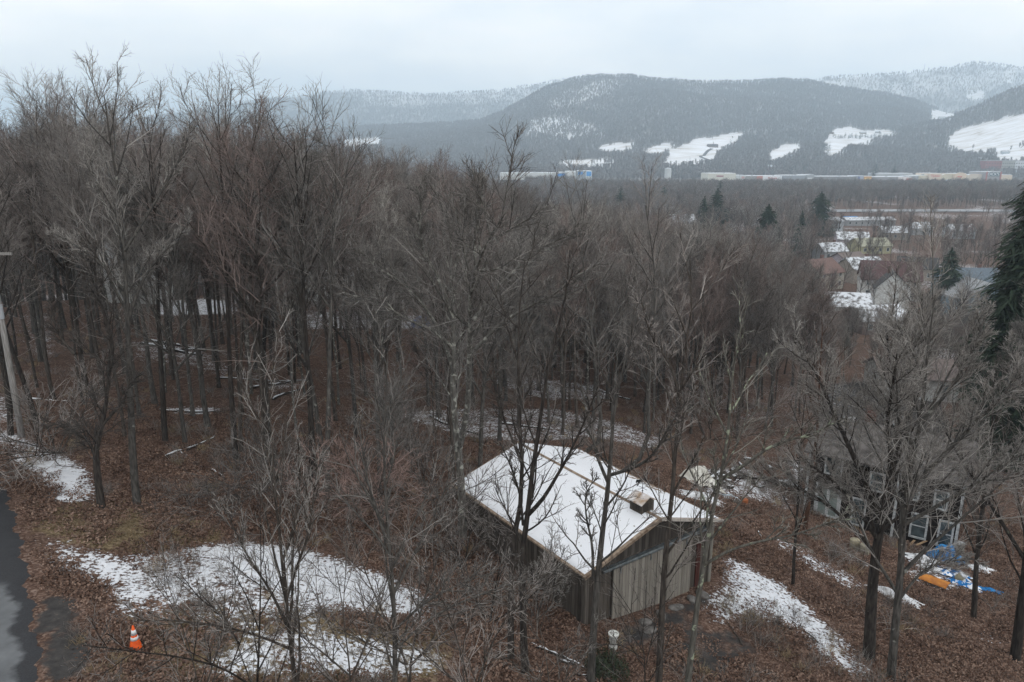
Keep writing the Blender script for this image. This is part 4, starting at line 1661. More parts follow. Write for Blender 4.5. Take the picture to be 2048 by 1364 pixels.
LANDMARKS = [
    ((30, 872), 'the utility pole', 'the utility pole'), ((203, 1015), 'the black crooked tree', 'the black crooked tree'),
    ((380, 900), 'the crossed snowy logs', 'the crossed logs'), ((345, 697), 'the snow-heavy long log', 'the snow-heavy log'),
    ((545, 770), 'the sloping snowy log', 'the sloping snowy log'), ((100, 806), 'the log by the utility pole', 'the log by the pole'),
    ((385, 822), 'the streak of snow', 'the streak of snow in the left wood'), ((640, 1000), 'the paired trunks above the lawn', 'the paired trunks'),
    ((925, 1072), 'the big pale tree', 'the big pale tree'), ((262, 606), 'the tall white house', 'the tall white house'),
    ((400, 612), 'the snowy yard', 'the snowy yard in the left wood'), ((668, 606), 'the centre-left white house', 'the centre-left white house'),
    ((857, 655), 'the blue car', 'the blue car'), ((720, 840), 'the reddish thicket', 'the reddish thicket'),
    ((1080, 870), "the barn's far gable", "the barn's far gable"), ((1150, 838), 'the snow patch behind the barn', 'the snow patch'),
    ((1100, 775), 'the upper snow streak', 'the upper snow streak'), ((1430, 950), 'the firewood heap', 'the firewood heap'),
    ((1398, 880), 'the thin thicket above the rubble', 'the thin thicket'), ((1000, 700), 'the lower valley slope', 'the valley slope'),
    ((1560, 820), 'the gap between barn and house', 'the gap between barn and house'), ((1608, 1050), 'the rust-brown trunk', 'the rust-brown trunk'),
    ((1740, 820), 'the paved yard', 'the paved yard'), ((1838, 800), 'the low white outbuilding', 'the low white outbuilding'),
    ((1700, 690), 'the vase-shaped crowns', 'the vase-shaped crowns'), ((1852, 700), 'the twigs below the blue-grey house', 'the blue-grey house'),
    ((1960, 900), "the dark house's right end", 'the right end of the dark house'), ((2040, 640), 'the big dark spruce', 'the big spruce'),
    ((1400, 720), 'the far log beyond the barn', 'the far log'), ((1250, 690), 'the hollow behind the barn', 'the hollow'),
    ((1560, 690), 'the slope left of the vase-shaped crowns', 'the slope'), ((120, 690), 'the left snow fleck', 'the left snow fleck'),
    ((800, 720), 'the dip left of the pale tree', 'the dip'), ((200, 800), 'the leaf litter behind the crooked tree', 'that leaf litter'),
]
LMW = np.array([ghit(*l_[0])[:2] for l_ in LANDMARKS])
ORD = ['nearest', 'second', 'third', 'fourth', 'fifth', 'sixth', 'seventh', 'eighth', 'ninth', 'tenth', 'eleventh', 'twelfth', 'thirteenth', 'fourteenth', 'fifteenth', 'sixteenth', 'seventeenth', 'eighteenth', 'nineteenth', 'twentieth']
_rel = {}
for i in order[:N_IND]:
    dd = np.hypot(LMW[:, 0] - WX[i], LMW[:, 1] - WY[i])
    j = int(np.argmin(dd))
    dx_, dy_ = WX[i] - LMW[j, 0], WY[i] - LMW[j, 1]
    rel = ('behind' if dy_ > 0 else 'before') if abs(dy_) > abs(dx_) else ('left of' if dx_ < 0 else 'right of')
    _rel.setdefault((j, rel), []).append((dd[j], i))
REL = {}
for (j, rel), lst in _rel.items():
    for q_, (d_, i) in enumerate(sorted(lst)):
        REL[i] = '%s one %s %s' % ((ORD + [t_ + '-' + u_ for t_ in ('twenty', 'thirty') for u_ in ('first', 'second', 'third', 'fourth', 'fifth', 'sixth', 'seventh', 'eighth', 'ninth', 'tenth')])[min(q_, 39)], rel, LANDMARKS[j][1])
TONE = {'grey': 'grey-barked', 'brown': 'brown-barked', 'pale': 'pale-barked', 'dark': 'dark-barked'}
PICKW = np.where(WPX < 1000, rng.choice(9, len(WX), p=[.24, .15, .08, .18, .08, .06, .11, .04, .06]), rng.choice(9, len(WX), p=[.08, .16, .18, .03, .15, .18, .04, .03, .15]))
rot_ = rng.random(len(WX)) * 6.28
for c, i in enumerate(order[:N_IND]):
    (mt, mc), mats = PROTO[PICKW[i]]
    s = WH_[i] / PH[PICKW[i]]
    wd = s * (1.0 + .15 * rng.normal()) if s > .6 else s * 1.15
    lab = '%s %s bare tree, %s' % ('tall' if WH_[i] > 14 else 'short', TONE[mats[0]], REL[i])
    grp = 'bare trees of the left wood' if WPX[i] < 1000 else 'bare trees on the slope behind barn and house'
    put_tree(mt, mc, (WX[i], WY[i], WZ[i]), rot_[i], (wd, wd, s), 'bare_tree', lab, grp)
r = order[N_IND:]
r = r[rng.random(len(r)) > .25]
s = WH_[r] / PH[PICKW[r]]
gn_scatter('woods', np.stack([WX[r], WY[r], WZ[r]], -1), rot_[r], s * 1.05, PICKW[r], NEAR_OBJ, 'mass of leafless trees filling the back of the wood', zs=s)
print('WOOD total', len(WX), 'individual', min(N_IND, len(order)))

# ------------------------------------------------------------------ trees read one by one from the photo
TREE_ID = [0]


def hero(base, stems, label, r=.16, mats=('grey', 'grey'), seed=1, yb=None, nl=9, nb=6, nt=6, nf=3, tip=.0065, lt0=.42, lim=.34, ang=(.35, .8), up=.08, wob=.11,
         name='bare_tree', group=None, cat='tree', twl=1.0, droop=0., deep=.10):
    """stems: list of (start radius factor, [(px,py) or (px,py,dy), ...]); joints lie near the vertical plane through the trunk's foot"""
    rg = np.random.default_rng(seed)
    b0 = ghit(*base) if yb is None else None
    if yb is not None:
        p = at_y(base[0], base[1], yb)
        b0 = np.array([p[0], p[1], gh(p[0], p[1]).item()])
    Y = b0[1]
    sk = []
    for fac, pts in stems:
        q = []
        z0 = None
        off = rg.normal(0, deep)
        for i, pt in enumerate(pts):
            dy = pt[2] if len(pt) > 2 else 0.0
            w_ = at_y(pt[0], pt[1], Y + dy)
            q.append(w_)
        q = np.array(q)
        if fac >= 1.0:
            q = np.vstack([[b0[0], b0[1], b0[2] - .5], b0, q]) if abs(q[0][2] - b0[2]) > .5 else np.vstack([[b0[0], b0[1], b0[2] - .5], q])
        else:
            L_ = np.linspace(0, 1, len(q))
            q[:, 1] += L_ * off * np.linalg.norm(q[-1] - q[0]) * 3
        sk.append((q - b0, r * (.92 if fac >= 1 else .74 * fac), r * .07 + .004))
    mt, mc = tree_meshes(name + '_own', rg, skel=sk, nl=nl, nb=nb, nt=nt, nf=nf, tip=tip, lt0=lt0, lim=lim, ang=ang, up=up, wob=wob, mats=mats, twl=twl, droop=droop)
    return put_tree(mt, mc, b0, 0, (1, 1, 1), name, label, group, cat)


# 1 the big pale, lichened, many-limbed tree in the middle
hero((925, 1075), [(1.0, [(925, 1075), (922, 960), (912, 860), (905, 760), (908, 680), (905, 600), (900, 520), (905, 470), (896, 430)]),
                   (.85, [(918, 900), (938, 800), (945, 700), (950, 610), (955, 540), (972, 480), (995, 430), (1015, 395)]),
                   (.55, [(912, 760), (885, 680), (850, 620), (800, 570), (750, 540), (712, 505)]),
                   (.5, [(908, 700), (870, 660), (830, 640), (760, 600), (700, 580)]),
                   (.6, [(906, 640), (880, 560), (850, 500), (842, 450), (846, 410), (838, 370)]),
                   (.55, [(948, 640), (990, 580), (1040, 530), (1090, 490), (1160, 460)]),
                   (.5, [(950, 700), (1000, 640), (1050, 600), (1110, 560), (1150, 510)]),
                   (.5, [(953, 560), (950, 480), (958, 430), (962, 390), (955, 350)]),
                   (.35, [(905, 560), (925, 480), (930, 430), (936, 380)])],
     'big pale lichened tree forking into long white limbs above the left corner of the barn', r=.24, mats=('pale', 'grey'), seed=3, nl=15, nb=8, nt=7, nf=4, lim=.30)
# 2-6 in front of the barn roof
hero((1022, 1330), [(1.0, [(1022, 1330), (1022, 1180), (1030, 1060), (1042, 1000), (1044, 920), (1038, 820), (1036, 700), (1040, 600), (1050, 520)]),
                    (.4, [(1044, 930), (1010, 840), (990, 780), (985, 700)])],
     'slim dark tree crossing the left side of the snowy barn roof', r=.135, mats=('dark', 'dark'), seed=4, nl=13, nb=5, nt=4, nf=2, lim=.20, lt0=.35)
hero((1052, 1372), [(1.0, [(1052, 1372), (1046, 1240), (1046, 1100), (1055, 1030), (1062, 960), (1075, 880), (1085, 800), (1105, 700), (1130, 600), (1140, 500)]),
                    (.65, [(1056, 1030), (1085, 985), (1110, 930), (1130, 880), (1160, 800), (1180, 730)]),
                    (.4, [(1046, 1050), (1040, 990), (1022, 930), (1000, 880)])],
     'two-stemmed dark tree forking over the middle of the barn roof', r=.15, mats=('dark', 'brown'), seed=5, yb=20.5, nl=13, nb=5, nt=4, nf=2, lim=.19, lt0=.35)
hero((1182, 1350), [(1.0, [(1182, 1350), (1190, 1220), (1200, 1110), (1208, 1040), (1218, 960), (1222, 900), (1226, 840), (1240, 760), (1262, 680), (1270, 600)]),
                    (.5, [(1216, 965), (1196, 920), (1190, 880), (1175, 820), (1168, 740)]),
                    (.5, [(1220, 950), (1262, 915), (1290, 870), (1310, 800), (1330, 740)]),
                    (.45, [(1186, 1160), (1184, 1090), (1172, 1030), (1172, 980), (1196, 950)])],
     'grey tree at the front corner of the barn, forking above the roof', r=.155, mats=('grey', 'brown'), seed=6, yb=20.6, nl=13, nb=5, nt=5, nf=2, lim=.20, lt0=.30)
hero((1318, 1355), [(1.0, [(1318, 1355), (1325, 1200), (1332, 1100), (1345, 980), (1352, 880), (1362, 780), (1372, 680), (1385, 600), (1380, 520)]),
                    (.4, [(1345, 990), (1365, 955), (1385, 930), (1410, 880)]), (.45, [(1360, 800), (1340, 730), (1300, 670), (1280, 600)])],
     'brown tree rising past the right side of the barn cupola', r=.14, mats=('brown', 'brown'), seed=7, yb=19.6, nl=13, nb=5, nt=5, nf=2, lim=.21, lt0=.34)
hero((1372, 1400), [(1.0, [(1372, 1400), (1388, 1260), (1402, 1160), (1416, 1080), (1426, 1020), (1440, 960), (1455, 880), (1462, 780), (1475, 680), (1500, 590)]),
                    (.5, [(1408, 1130), (1450, 1090), (1500, 1060), (1560, 1035), (1620, 1000), (1660, 980)]),
                    (.6, [(1440, 960), (1480, 920), (1530, 870), (1590, 840), (1640, 800)]),
                    (.4, [(1418, 1075), (1412, 1020), (1428, 960), (1420, 890)])],
     'green-lichened tree leaning across the right end of the barn', r=.13, mats=('lichen', 'lichen'), seed=8, yb=19.0, nl=10, nb=5, nt=4, nf=2, lim=.22, lt0=.40)
# 7,8 the two big vase-shaped trees in front of the dark house
hero((1738, 1318), [(1.0, [(1738, 1318), (1742, 1220), (1750, 1120), (1765, 1030), (1780, 960), (1795, 880), (1790, 800), (1780, 720), (1770, 640)]),
                    (.6, [(1760, 1040), (1730, 960), (1700, 890), (1670, 820), (1640, 750), (1600, 690)]),
                    (.6, [(1775, 980), (1760, 900), (1730, 820), (1715, 740), (1700, 660)]),
                    (.6, [(1790, 900), (1830, 820), (1850, 740), (1870, 660), (1880, 600)]),
                    (.45, [(1752, 1110), (1700, 1050), (1640, 1010), (1560, 990), (1500, 1000)]),
                    (.45, [(1756, 1080), (1700, 1000), (1640, 940), (1580, 900)])],
     'largest dark trunk before the dark house, opening into a wide vase of limbs', r=.28, mats=('dark', 'grey'), seed=9, nl=16, nb=8, nt=7, nf=4, lim=.32, lt0=.34)
hero((1778, 1400), [(1.0, [(1778, 1400), (1790, 1260), (1800, 1160), (1806, 1060), (1812, 980), (1830, 900), (1845, 820), (1852, 740), (1862, 650), (1870, 590)]),
                    (.6, [(1812, 990), (1860, 920), (1910, 850), (1960, 780), (2010, 700)]),
                    (.5, [(1806, 1050), (1870, 1000), (1930, 950), (2000, 890), (2060, 840)]),
                    (.5, [(1830, 900), (1800, 820), (1820, 740), (1810, 660)]),
                    (.45, [(1840, 850), (1900, 770), (1940, 690), (1960, 620)]),
                    (.35, [(1798, 1200), (1840, 1150), (1880, 1130), (1950, 1120)])],
     'grey-limbed spreading tree directly right of the largest dark trunk', r=.21, mats=('grey', 'grey'), seed=10, yb=23.5, nl=16, nb=8, nt=7, nf=4, lim=.32, lt0=.32)
hero((1948, 1235), [(1.0, [(1948, 1235), (1952, 1140), (1962, 1040), (1975, 940), (1985, 840), (1990, 740)])],
     'short-looking dark tree standing right of the blue tarp heap', r=.15, mats=('dark', 'dark'), seed=11, nl=14, nb=6, nt=5, lim=.3, lt0=.2)
hero((2030, 1320), [(1.0, [(2030, 1320), (2042, 1220), (2055, 1100), (2060, 1000), (2070, 880), (2060, 760)]),
                    (.5, [(2050, 1120), (2000, 1020), (1960, 940), (1930, 860)])],
     'thick dark tree at the lower right edge of the slope', r=.24, mats=('dark', 'brown'), seed=12, nl=14, nb=6, nt=5, lim=.3, lt0=.25)
hero((1608, 1070), [(1.0, [(1608, 1070), (1618, 1000), (1628, 920), (1636, 840), (1640, 740), (1645, 650)])],
     'rust-brown straight trunk at the left corner of the dark house', r=.16, mats=('rust', 'brown'), seed=13, nl=13, nb=6, nt=5, lim=.28, lt0=.35)
hero((1586, 1170), [(1.0, [(1586, 1170), (1588, 1120), (1592, 1060), (1596, 1000), (1600, 900), (1610, 800)])],
     'slim dark tree halfway down the slope between barn and house', r=.10, mats=('dark', 'brown'), seed=14, nl=12, nb=5, nt=5, lim=.26, lt0=.3)
# left side
hero((203, 1015), [(1.0, [(203, 1015), (196, 960), (192, 900), (204, 850), (214, 790), (216, 740), (205, 715), (180, 706), (150, 708)]),
                   (.7, [(216, 750), (235, 690), (230, 620), (225, 560), (235, 480)]),
                   (.5, [(198, 930), (170, 880), (130, 860), (90, 850)]), (.4, [(205, 850), (250, 800), (270, 760), (300, 740)]),
                   (.5, [(150, 708), (120, 680), (100, 640), (90, 600)])],
     'black crooked tree with a hooked trunk and dense twigs, above the left snow patch', r=.20, mats=('dark', 'dark'), seed=15, nl=12, nb=7, nt=7, nf=3, lim=.30, lt0=.2, wob=.16, up=.0)
hero((274, 1008), [(1.0, [(274, 1008), (266, 920), (262, 820), (258, 720), (254, 620), (250, 520), (240, 400), (228, 330), (216, 250), (208, 190)]),
                   (.6, [(256, 640), (280, 560), (320, 500), (360, 450)]), (.6, [(254, 600), (200, 540), (130, 500), (60, 470)]),
                   (.5, [(250, 500), (300, 400), (338, 310), (346, 250)]), (.5, [(248, 480), (180, 400), (135, 330), (118, 270)])],
     'tall grey tree beside the black crooked tree, its crown highest on the left', r=.20, mats=('grey', 'grey'), seed=16, nl=14, nb=6, nt=6, lim=.26, lt0=.45)
hero((330, 885), [(1.0, [(330, 885), (326, 800), (320, 700), (316, 600), (312, 480), (306, 360), (300, 290), (294, 235)])],
     'straight dark trunk left of the crossed snowy logs', r=.19, mats=('dark', 'brown'), seed=17, nl=15, nb=6, nt=5, lim=.34, lt0=.56)
hero((472, 922), [(1.0, [(472, 922), (466, 840), (460, 740), (456, 640), (450, 520), (446, 400), (440, 320), (434, 250)])],
     'dark trunk standing alone in leaf litter right of the crossed snowy logs', r=.19, mats=('dark', 'brown'), seed=18, nl=15, nb=6, nt=6, lim=.34, lt0=.56)
hero((482, 905), [(1.0, [(482, 905), (480, 830), (482, 740), (484, 640), (490, 520), (500, 400), (508, 310), (512, 240)])],
     'slimmer trunk close behind the lone dark trunk by the crossed logs', r=.14, mats=('brown', 'brown'), seed=19, nl=14, nb=6, nt=6, lim=.34, lt0=.56)
hero((628, 1000), [(1.0, [(628, 1000), (624, 900), (620, 800), (612, 680), (606, 560), (600, 440), (592, 350), (588, 285)])],
     'dark trunk in brown leaves behind the top of the lawn snow', r=.20, mats=('dark', 'grey'), seed=20, nl=15, nb=6, nt=6, lim=.32, lt0=.56)
hero((655, 995), [(1.0, [(655, 995), (655, 900), (658, 790), (660, 680), (664, 560), (670, 440), (672, 350), (669, 290)])],
     'grey trunk paired with the dark trunk behind the lawn snow', r=.17, mats=('grey', 'grey'), seed=21, nl=15, nb=6, nt=6, lim=.32, lt0=.56)
hero((20, 870), [(1.0, [(20, 810), (16, 760), (4, 690), (-6, 600), (-20, 480), (-30, 380)])],
     'dark trunk just left of the utility pole at the photo edge', r=.17, mats=('dark', 'dark'), seed=22, nl=13, nb=6, nt=5, lim=.3, lt0=.3)
hero((1205, 1090), [(1.0, [(1290, 905), (1296, 820), (1300, 740), (1306, 660), (1310, 560), (1300, 470), (1290, 410)])],
     'grey tree close behind the ridge of the barn', r=.17, mats=('grey', 'brown'), seed=23, yb=38.5, nl=14, nb=6, nt=6, lim=.34, lt0=.4)
hero((1130, 880), [(1.0, [(1200, 880), (1196, 800), (1190, 720), (1180, 640), (1168, 540), (1160, 460), (1165, 400)]),
                   (.7, [(1192, 740), (1225, 680), (1260, 610), (1280, 520)])],
     'forked grey tree behind the left end of the barn ridge', r=.18, mats=('grey', 'grey'), seed=24, yb=41, nl=13, nb=6, nt=6, lim=.34, lt0=.35)
# front saplings and brush at the bottom
hero((592, 1380), [(1.0, [(592, 1380), (580, 1280), (570, 1180), (560, 1080), (550, 980), (545, 900), (540, 820), (536, 770)]),
                   (.6, [(578, 1260), (540, 1180), (500, 1120), (470, 1060), (440, 1000)]), (.6, [(572, 1200), (600, 1120), (625, 1050), (640, 960), (650, 890)]),
                   (.5, [(586, 1300), (530, 1240), (470, 1190), (410, 1150), (370, 1120)]), (.5, [(566, 1120), (590, 1040), (600, 960), (595, 880)])],
     'pale brown young tree with upswept branches before the lawn snow', r=.085, mats=('brown', 'grey'), seed=25, yb=14.5, nl=12, nb=5, nt=4, nf=2, lim=.30, lt0=.25, tip=.0042, ang=(.3, .6), up=.12)
hero((515, 1400), [(1.0, [(515, 1400), (518, 1300), (520, 1220), (522, 1130), (520, 1040)]), (.7, [(516, 1380), (480, 1280), (440, 1200), (400, 1130), (370, 1060)]),
                   (.6, [(480, 1290), (430, 1240), (380, 1220), (330, 1180)])],
     'thin dark multi-stemmed sapling left of the pale brown young tree', r=.05, mats=('dark', 'brown'), seed=26, yb=14.0, nl=10, nb=5, nt=4, nf=2, lim=.34, lt0=.2, tip=.004, name='sapling', cat='sapling')
hero((790, 1400), [(1.0, [(790, 1400), (790, 1290), (786, 1180), (778, 1080), (770, 980), (768, 880), (772, 790), (776, 700)]),
                   (.6, [(786, 1190), (830, 1110), (870, 1040), (900, 960)]), (.6, [(780, 1100), (740, 1010), (715, 930), (700, 850)]),
                   (.5, [(790, 1260), (850, 1190), (930, 1130), (1000, 1090)]), (.5, [(790, 1300), (860, 1250), (950, 1220), (1050, 1200), (1130, 1190)])],
     'young grey tree with long sideways branches left of the barn wall', r=.09, mats=('grey', 'grey'), seed=27, yb=15.5, nl=12, nb=5, nt=4, nf=2, lim=.30, lt0=.2, tip=.0045, up=.05)
hero((820, 1340), [(1.0, [(820, 1340), (840, 1230), (870, 1130), (900, 1060), (930, 980)]), (.9, [(815, 1330), (770, 1240), (730, 1150), (700, 1060), (690, 980)]),
                   (.8, [(820, 1330), (890, 1260), (970, 1200), (1060, 1160), (1140, 1120)]), (.8, [(812, 1330), (740, 1280), (680, 1240), (640, 1190)])],
     'wide tangle of brown brush rising between lawn and barn', r=.045, mats=('brown', 'brown'), seed=28, yb=17.5, nl=10, nb=5, nt=4, nf=2, lim=.36, lt0=.15, tip=.004, name='brush', cat='shrub')
hero((980, 1250), [(1.0, [(980, 1250), (990, 1180), (1005, 1110), (1020, 1040)]), (.9, [(975, 1245), (940, 1180), (910, 1110), (890, 1040)]),
                   (.8, [(985, 1245), (1050, 1200), (1100, 1150), (1130, 1090)]), (.8, [(970, 1250), (900, 1210), (850, 1170), (800, 1120)])],
     'dense brush against the long left wall of the barn', r=.05, mats=('dark', 'brown'), seed=29, nl=9, nb=5, nt=4, nf=2, lim=.36, lt0=.15, tip=.005, name='brush', cat='shrub')
hero((700, 1350), [(1.0, [(700, 1350), (690, 1260), (680, 1180), (665, 1110)]), (.9, [(705, 1350), (740, 1270), (765, 1190), (780, 1120)]), (.8, [(698, 1350), (650, 1290), (610, 1240), (580, 1180)])],
     'leafless brown brush around the dark evergreen bush on the lawn', r=.04, mats=('brown', 'brown'), seed=30, yb=15.0, nl=10, nb=5, nt=4, nf=2, lim=.4, lt0=.1, tip=.0042, name='brush', cat='shrub')
hero((940, 1400), [(1.0, [(940, 1400), (920, 1300), (890, 1210), (850, 1130)]), (.9, [(945, 1400), (980, 1300), (1030, 1220), (1090, 1160)]), (.8, [(940, 1390), (860, 1330), (780, 1290), (700, 1260)])],
     'sprawling twiggy brush at the bottom centre, nearest the camera', r=.04, mats=('brown', 'brown'), seed=31, yb=14.8, nl=10, nb=5, nt=4, nf=2, lim=.38, lt0=.1, tip=.004, name='brush', cat='shrub')
hero((1290, 1330), [(1.0, [(1290, 1330), (1275, 1250), (1240, 1190), (1200, 1150)]), (.8, [(1292, 1330), (1320, 1240), (1350, 1180), (1400, 1130)]), (.8, [(1290, 1320), (1240, 1290), (1180, 1290), (1120, 1300)])],
     'thin twiggy brush in front of the barn doors', r=.03, mats=('dark', 'brown'), seed=32, yb=19.2, nl=9, nb=5, nt=4, nf=1, lim=.36, lt0=.1, tip=.004, name='brush', cat='shrub')
hero((1075, 1235), [(1.0, [(1075, 1235), (1090, 1180), (1100, 1120), (1105, 1060)]), (.9, [(1070, 1235), (1040, 1170), (1020, 1110)]), (.8, [(1078, 1235), (1120, 1200), (1150, 1160)]), (.8, [(1070, 1235), (1020, 1210), (960, 1180)])],
     'grey-brown brush halfway along the left wall of the barn', r=.04, mats=('brown', 'grey'), seed=33, nl=11, nb=5, nt=5, nf=2, lim=.36, lt0=.1, tip=.0045, name='brush', cat='shrub')
hero((930, 1130), [(1.0, [(930, 1130), (940, 1060), (950, 990), (955, 930)]), (.9, [(928, 1130), (900, 1060), (880, 990)]), (.8, [(932, 1130), (975, 1080), (1010, 1040)]), (.8, [(925, 1130), (870, 1090), (830, 1060)])],
     'tall brush before the far left corner of the barn', r=.05, mats=('brown', 'brown'), seed=34, nl=11, nb=5, nt=5, nf=2, lim=.36, lt0=.1, tip=.0055, name='brush', cat='shrub')
hero((400, 1395), [(1.0, [(400, 1395), (380, 1300), (350, 1220), (310, 1150)]), (.9, [(405, 1395), (430, 1300), (450, 1210), (460, 1130)]), (.8, [(400, 1390), (470, 1330), (560, 1290), (640, 1270)])],
     'thin pale twigs rising over the lower snow patch', r=.028, mats=('brown', 'grey'), seed=35, yb=14.6, nl=9, nb=5, nt=4, nf=2, lim=.38, lt0=.1, tip=.0036, name='brush', cat='shrub')
hero((1100, 1395), [(1.0, [(1100, 1395), (1090, 1300), (1070, 1220), (1060, 1150)]), (.9, [(1105, 1395), (1150, 1320), (1180, 1250)]), (.8, [(1100, 1390), (1040, 1330), (980, 1290)])],
     'thin brush at the bottom edge below the barn corner', r=.028, mats=('brown', 'grey'), seed=36, yb=17.5, nl=9, nb=5, nt=4, nf=2, lim=.38, lt0=.1, tip=.004, name='brush', cat='shrub')
for k, (bx_, by_, hgt, lab) in enumerate([(740, 1010, 150, 'reddish thicket in the wood left of the barn'), (860, 1000, 170, 'brown thicket against the far left corner of the barn'),
                                          (120, 905, 120, 'low grey thicket at the foot of the utility pole'), (1700, 900, 100, 'tangled thicket behind the dark house roof'),
                                          (1970, 1080, 160, 'dense brown thicket right of the dark house'), (880, 800, 120, 'reddish thicket on the slope beyond the big pale tree'),
                                          (1420, 880, 130, 'thin thicket above the heap of rubble'), (560, 960, 110, 'thin thicket beside the lone dark trunk')]):
    st = []
    rg = np.random.default_rng(200 + k)
    for j in range(6):
        dx = (j - 2.5) * 26 + rg.normal(0, 8)
        st.append((1.0 if j == 0 else .9, [(bx_ + dx * .15, by_), (bx_ + dx * .5, by_ - hgt * .4), (bx_ + dx * 1.1, by_ - hgt * .8), (bx_ + dx * 1.5, by_ - hgt * 1.1)]))
    hero((bx_, by_), st, lab, r=.05, mats=('brown', 'red' if 'reddish' in lab else 'brown'), seed=40 + k, nl=10, nb=6, nt=5, nf=2, lim=.4, lt0=.1, tip=.007, name='thicket', cat='shrub', deep=.5)

# ------------------------------------------------------------------ ground cover nobody could count
rg = np.random.default_rng(55)


def leaf_patch(name, rg, n=300, size=1.3):
    c = np.c_[(rg.random((n, 2)) - .5) * size, .012 + .03 * rg.random(n)]
    a = rg.random(n) * 6.28
    l_, w_ = .026 + .028 * rg.random(n), .016 + .018 * rg.random(n)
    d1 = np.stack([np.cos(a) * l_, np.sin(a) * l_, rg.normal(0, .018, n)], -1)
    d2 = np.stack([-np.sin(a) * w_, np.cos(a) * w_, rg.normal(0, .018, n)], -1)
    V = np.stack([c - d1, c + d2, c + d1, c - d2], 1).reshape(-1, 3)
    me_ = mesh_from(name, V, quads=np.arange(n * 4).reshape(-1, 4))
    me_.materials.append(LEAFM)
    return bpy.data.objects.new(name, me_)


LEAFM = mat_twig('fallen_leaf', (.11, .070, .052), (.140, .098, .076), (.122, .074, .055))
LP = [leaf_patch('leaf_patch', rg) for _ in range(4)]
nn_ = 5200
yy = 12 + 34 * rg.random(nn_) ** .9
xx = (rg.random(nn_) * 2 - 1) * (yy * .80 + 3)
pz = gh(xx, yy)
ax, ay = project(np.stack([xx, yy, pz], -1))
ok = (ax > -40) & (ax < 2090) & ~in_rect(xx, yy, BX, BY, B_AZ, -.3, BW + .3, -.3, BL + .3) & ~in_rect(xx, yy, P0[0], P0[1], hdir, 0, HLEN, 0, HD)
ok &= ax > np.interp(ay, [900, 1010, 1100, 1215, 1364], [-50, 45, 68, 88, 108])
for poly, val in SNOW_P:
    if val > .45:
        ok &= ~(inpoly(ax, ay, poly) & (rg.random(nn_) < .93))
dk = np.zeros(nn_, bool)
for poly, val in DIRT_P:
    dk |= inpoly(ax, ay, poly)
ok &= ~(dk & (rg.random(nn_) < .95))
L3 = np.stack([xx, yy, pz], -1)[ok]
gn_scatter('leaf_litter', L3, rg.random(len(L3)) * 6.28, .8 + .5 * rg.random(len(L3)), rg.integers(0, 4, len(L3)), LP, 'fallen brown leaves scattered over the ground')


def tuft(name, rg, n=16, h=.6, mat=None):
    P_ = np.zeros((n, 4, 3))
    for i in range(n):
        d = _norm(np.array([rg.normal(0, .45), rg.normal(0, .45), 1.]))
        p = np.array([rg.normal(0, .12), rg.normal(0, .12), -.03])
        for j in range(4):
            P_[i, j] = p
            d = _norm(d + rg.normal(0, .18, 3) + np.array([0, 0, -.06]))
            p = p + d * h * (.6 + .6 * rg.random()) / 3
    R_ = np.linspace(.006, .0025, 4)[None].repeat(n, 0)
    A, B, C_ = spawn(rg, P_, R_, np.full(n, h), 4, .3, 1, .4, 1.0, .45, 3, .02, .1, .003, .3)
    V, Q = tubes([(P_, R_), (A, B)], [3, 3])
    me_ = mesh_from(name, V, quads=Q)
    me_.materials.append(mat)
    return bpy.data.objects.new(name, me_)


TF = [tuft('weed', rg, 14, .55, TWIG['brown']), tuft('weed', rg, 10, .9, TWIG['grey']), tuft('weed', rg, 22, .35, mat_twig('dry_grass', (.17, .13, .075), (.28, .22, .14)))]
nn_ = 5200
yy = 13 + 70 * rg.random(nn_)
xx = (rg.random(nn_) * 2 - 1) * (yy * .80 + 3)
pz = gh(xx, yy)
ax, ay = project(np.stack([xx, yy, pz], -1))
ok = (ax > -40) & (ax < 2090) & ~in_rect(xx, yy, BX, BY, B_AZ, -.3, BW + .3, -.3, BL + .3) & ~in_rect(xx, yy, P0[0], P0[1], hdir, 0, HLEN, 0, HD)
ok &= ax > np.interp(ay, [900, 1010, 1100, 1215, 1364], [0, 75, 100, 130, 150])
clump = np.sin(xx * .55 + 2 * np.sin(yy * .3)) * np.sin(yy * .47 + xx * .2)
gr = inpoly(ax, ay, GRASS_P[0][0]) | inpoly(ax, ay, GRASS_P[1][0])
ok &= (clump > .15) | gr
ok &= ~(inpoly(ax, ay, SNOW_P[1][0]) & (rg.random(nn_) < .8))
T3 = np.stack([xx, yy, pz], -1)[ok]
gr = gr[ok]
gn_scatter('undergrowth', T3, rg.random(len(T3)) * 6.28, np.where(gr, .6, 1.0) * (.6 + .8 * rg.random(len(T3))), np.where(gr, 2, rg.integers(0, 3, len(T3))), TF, 'dry weeds and thin twiggy undergrowth on the slope')
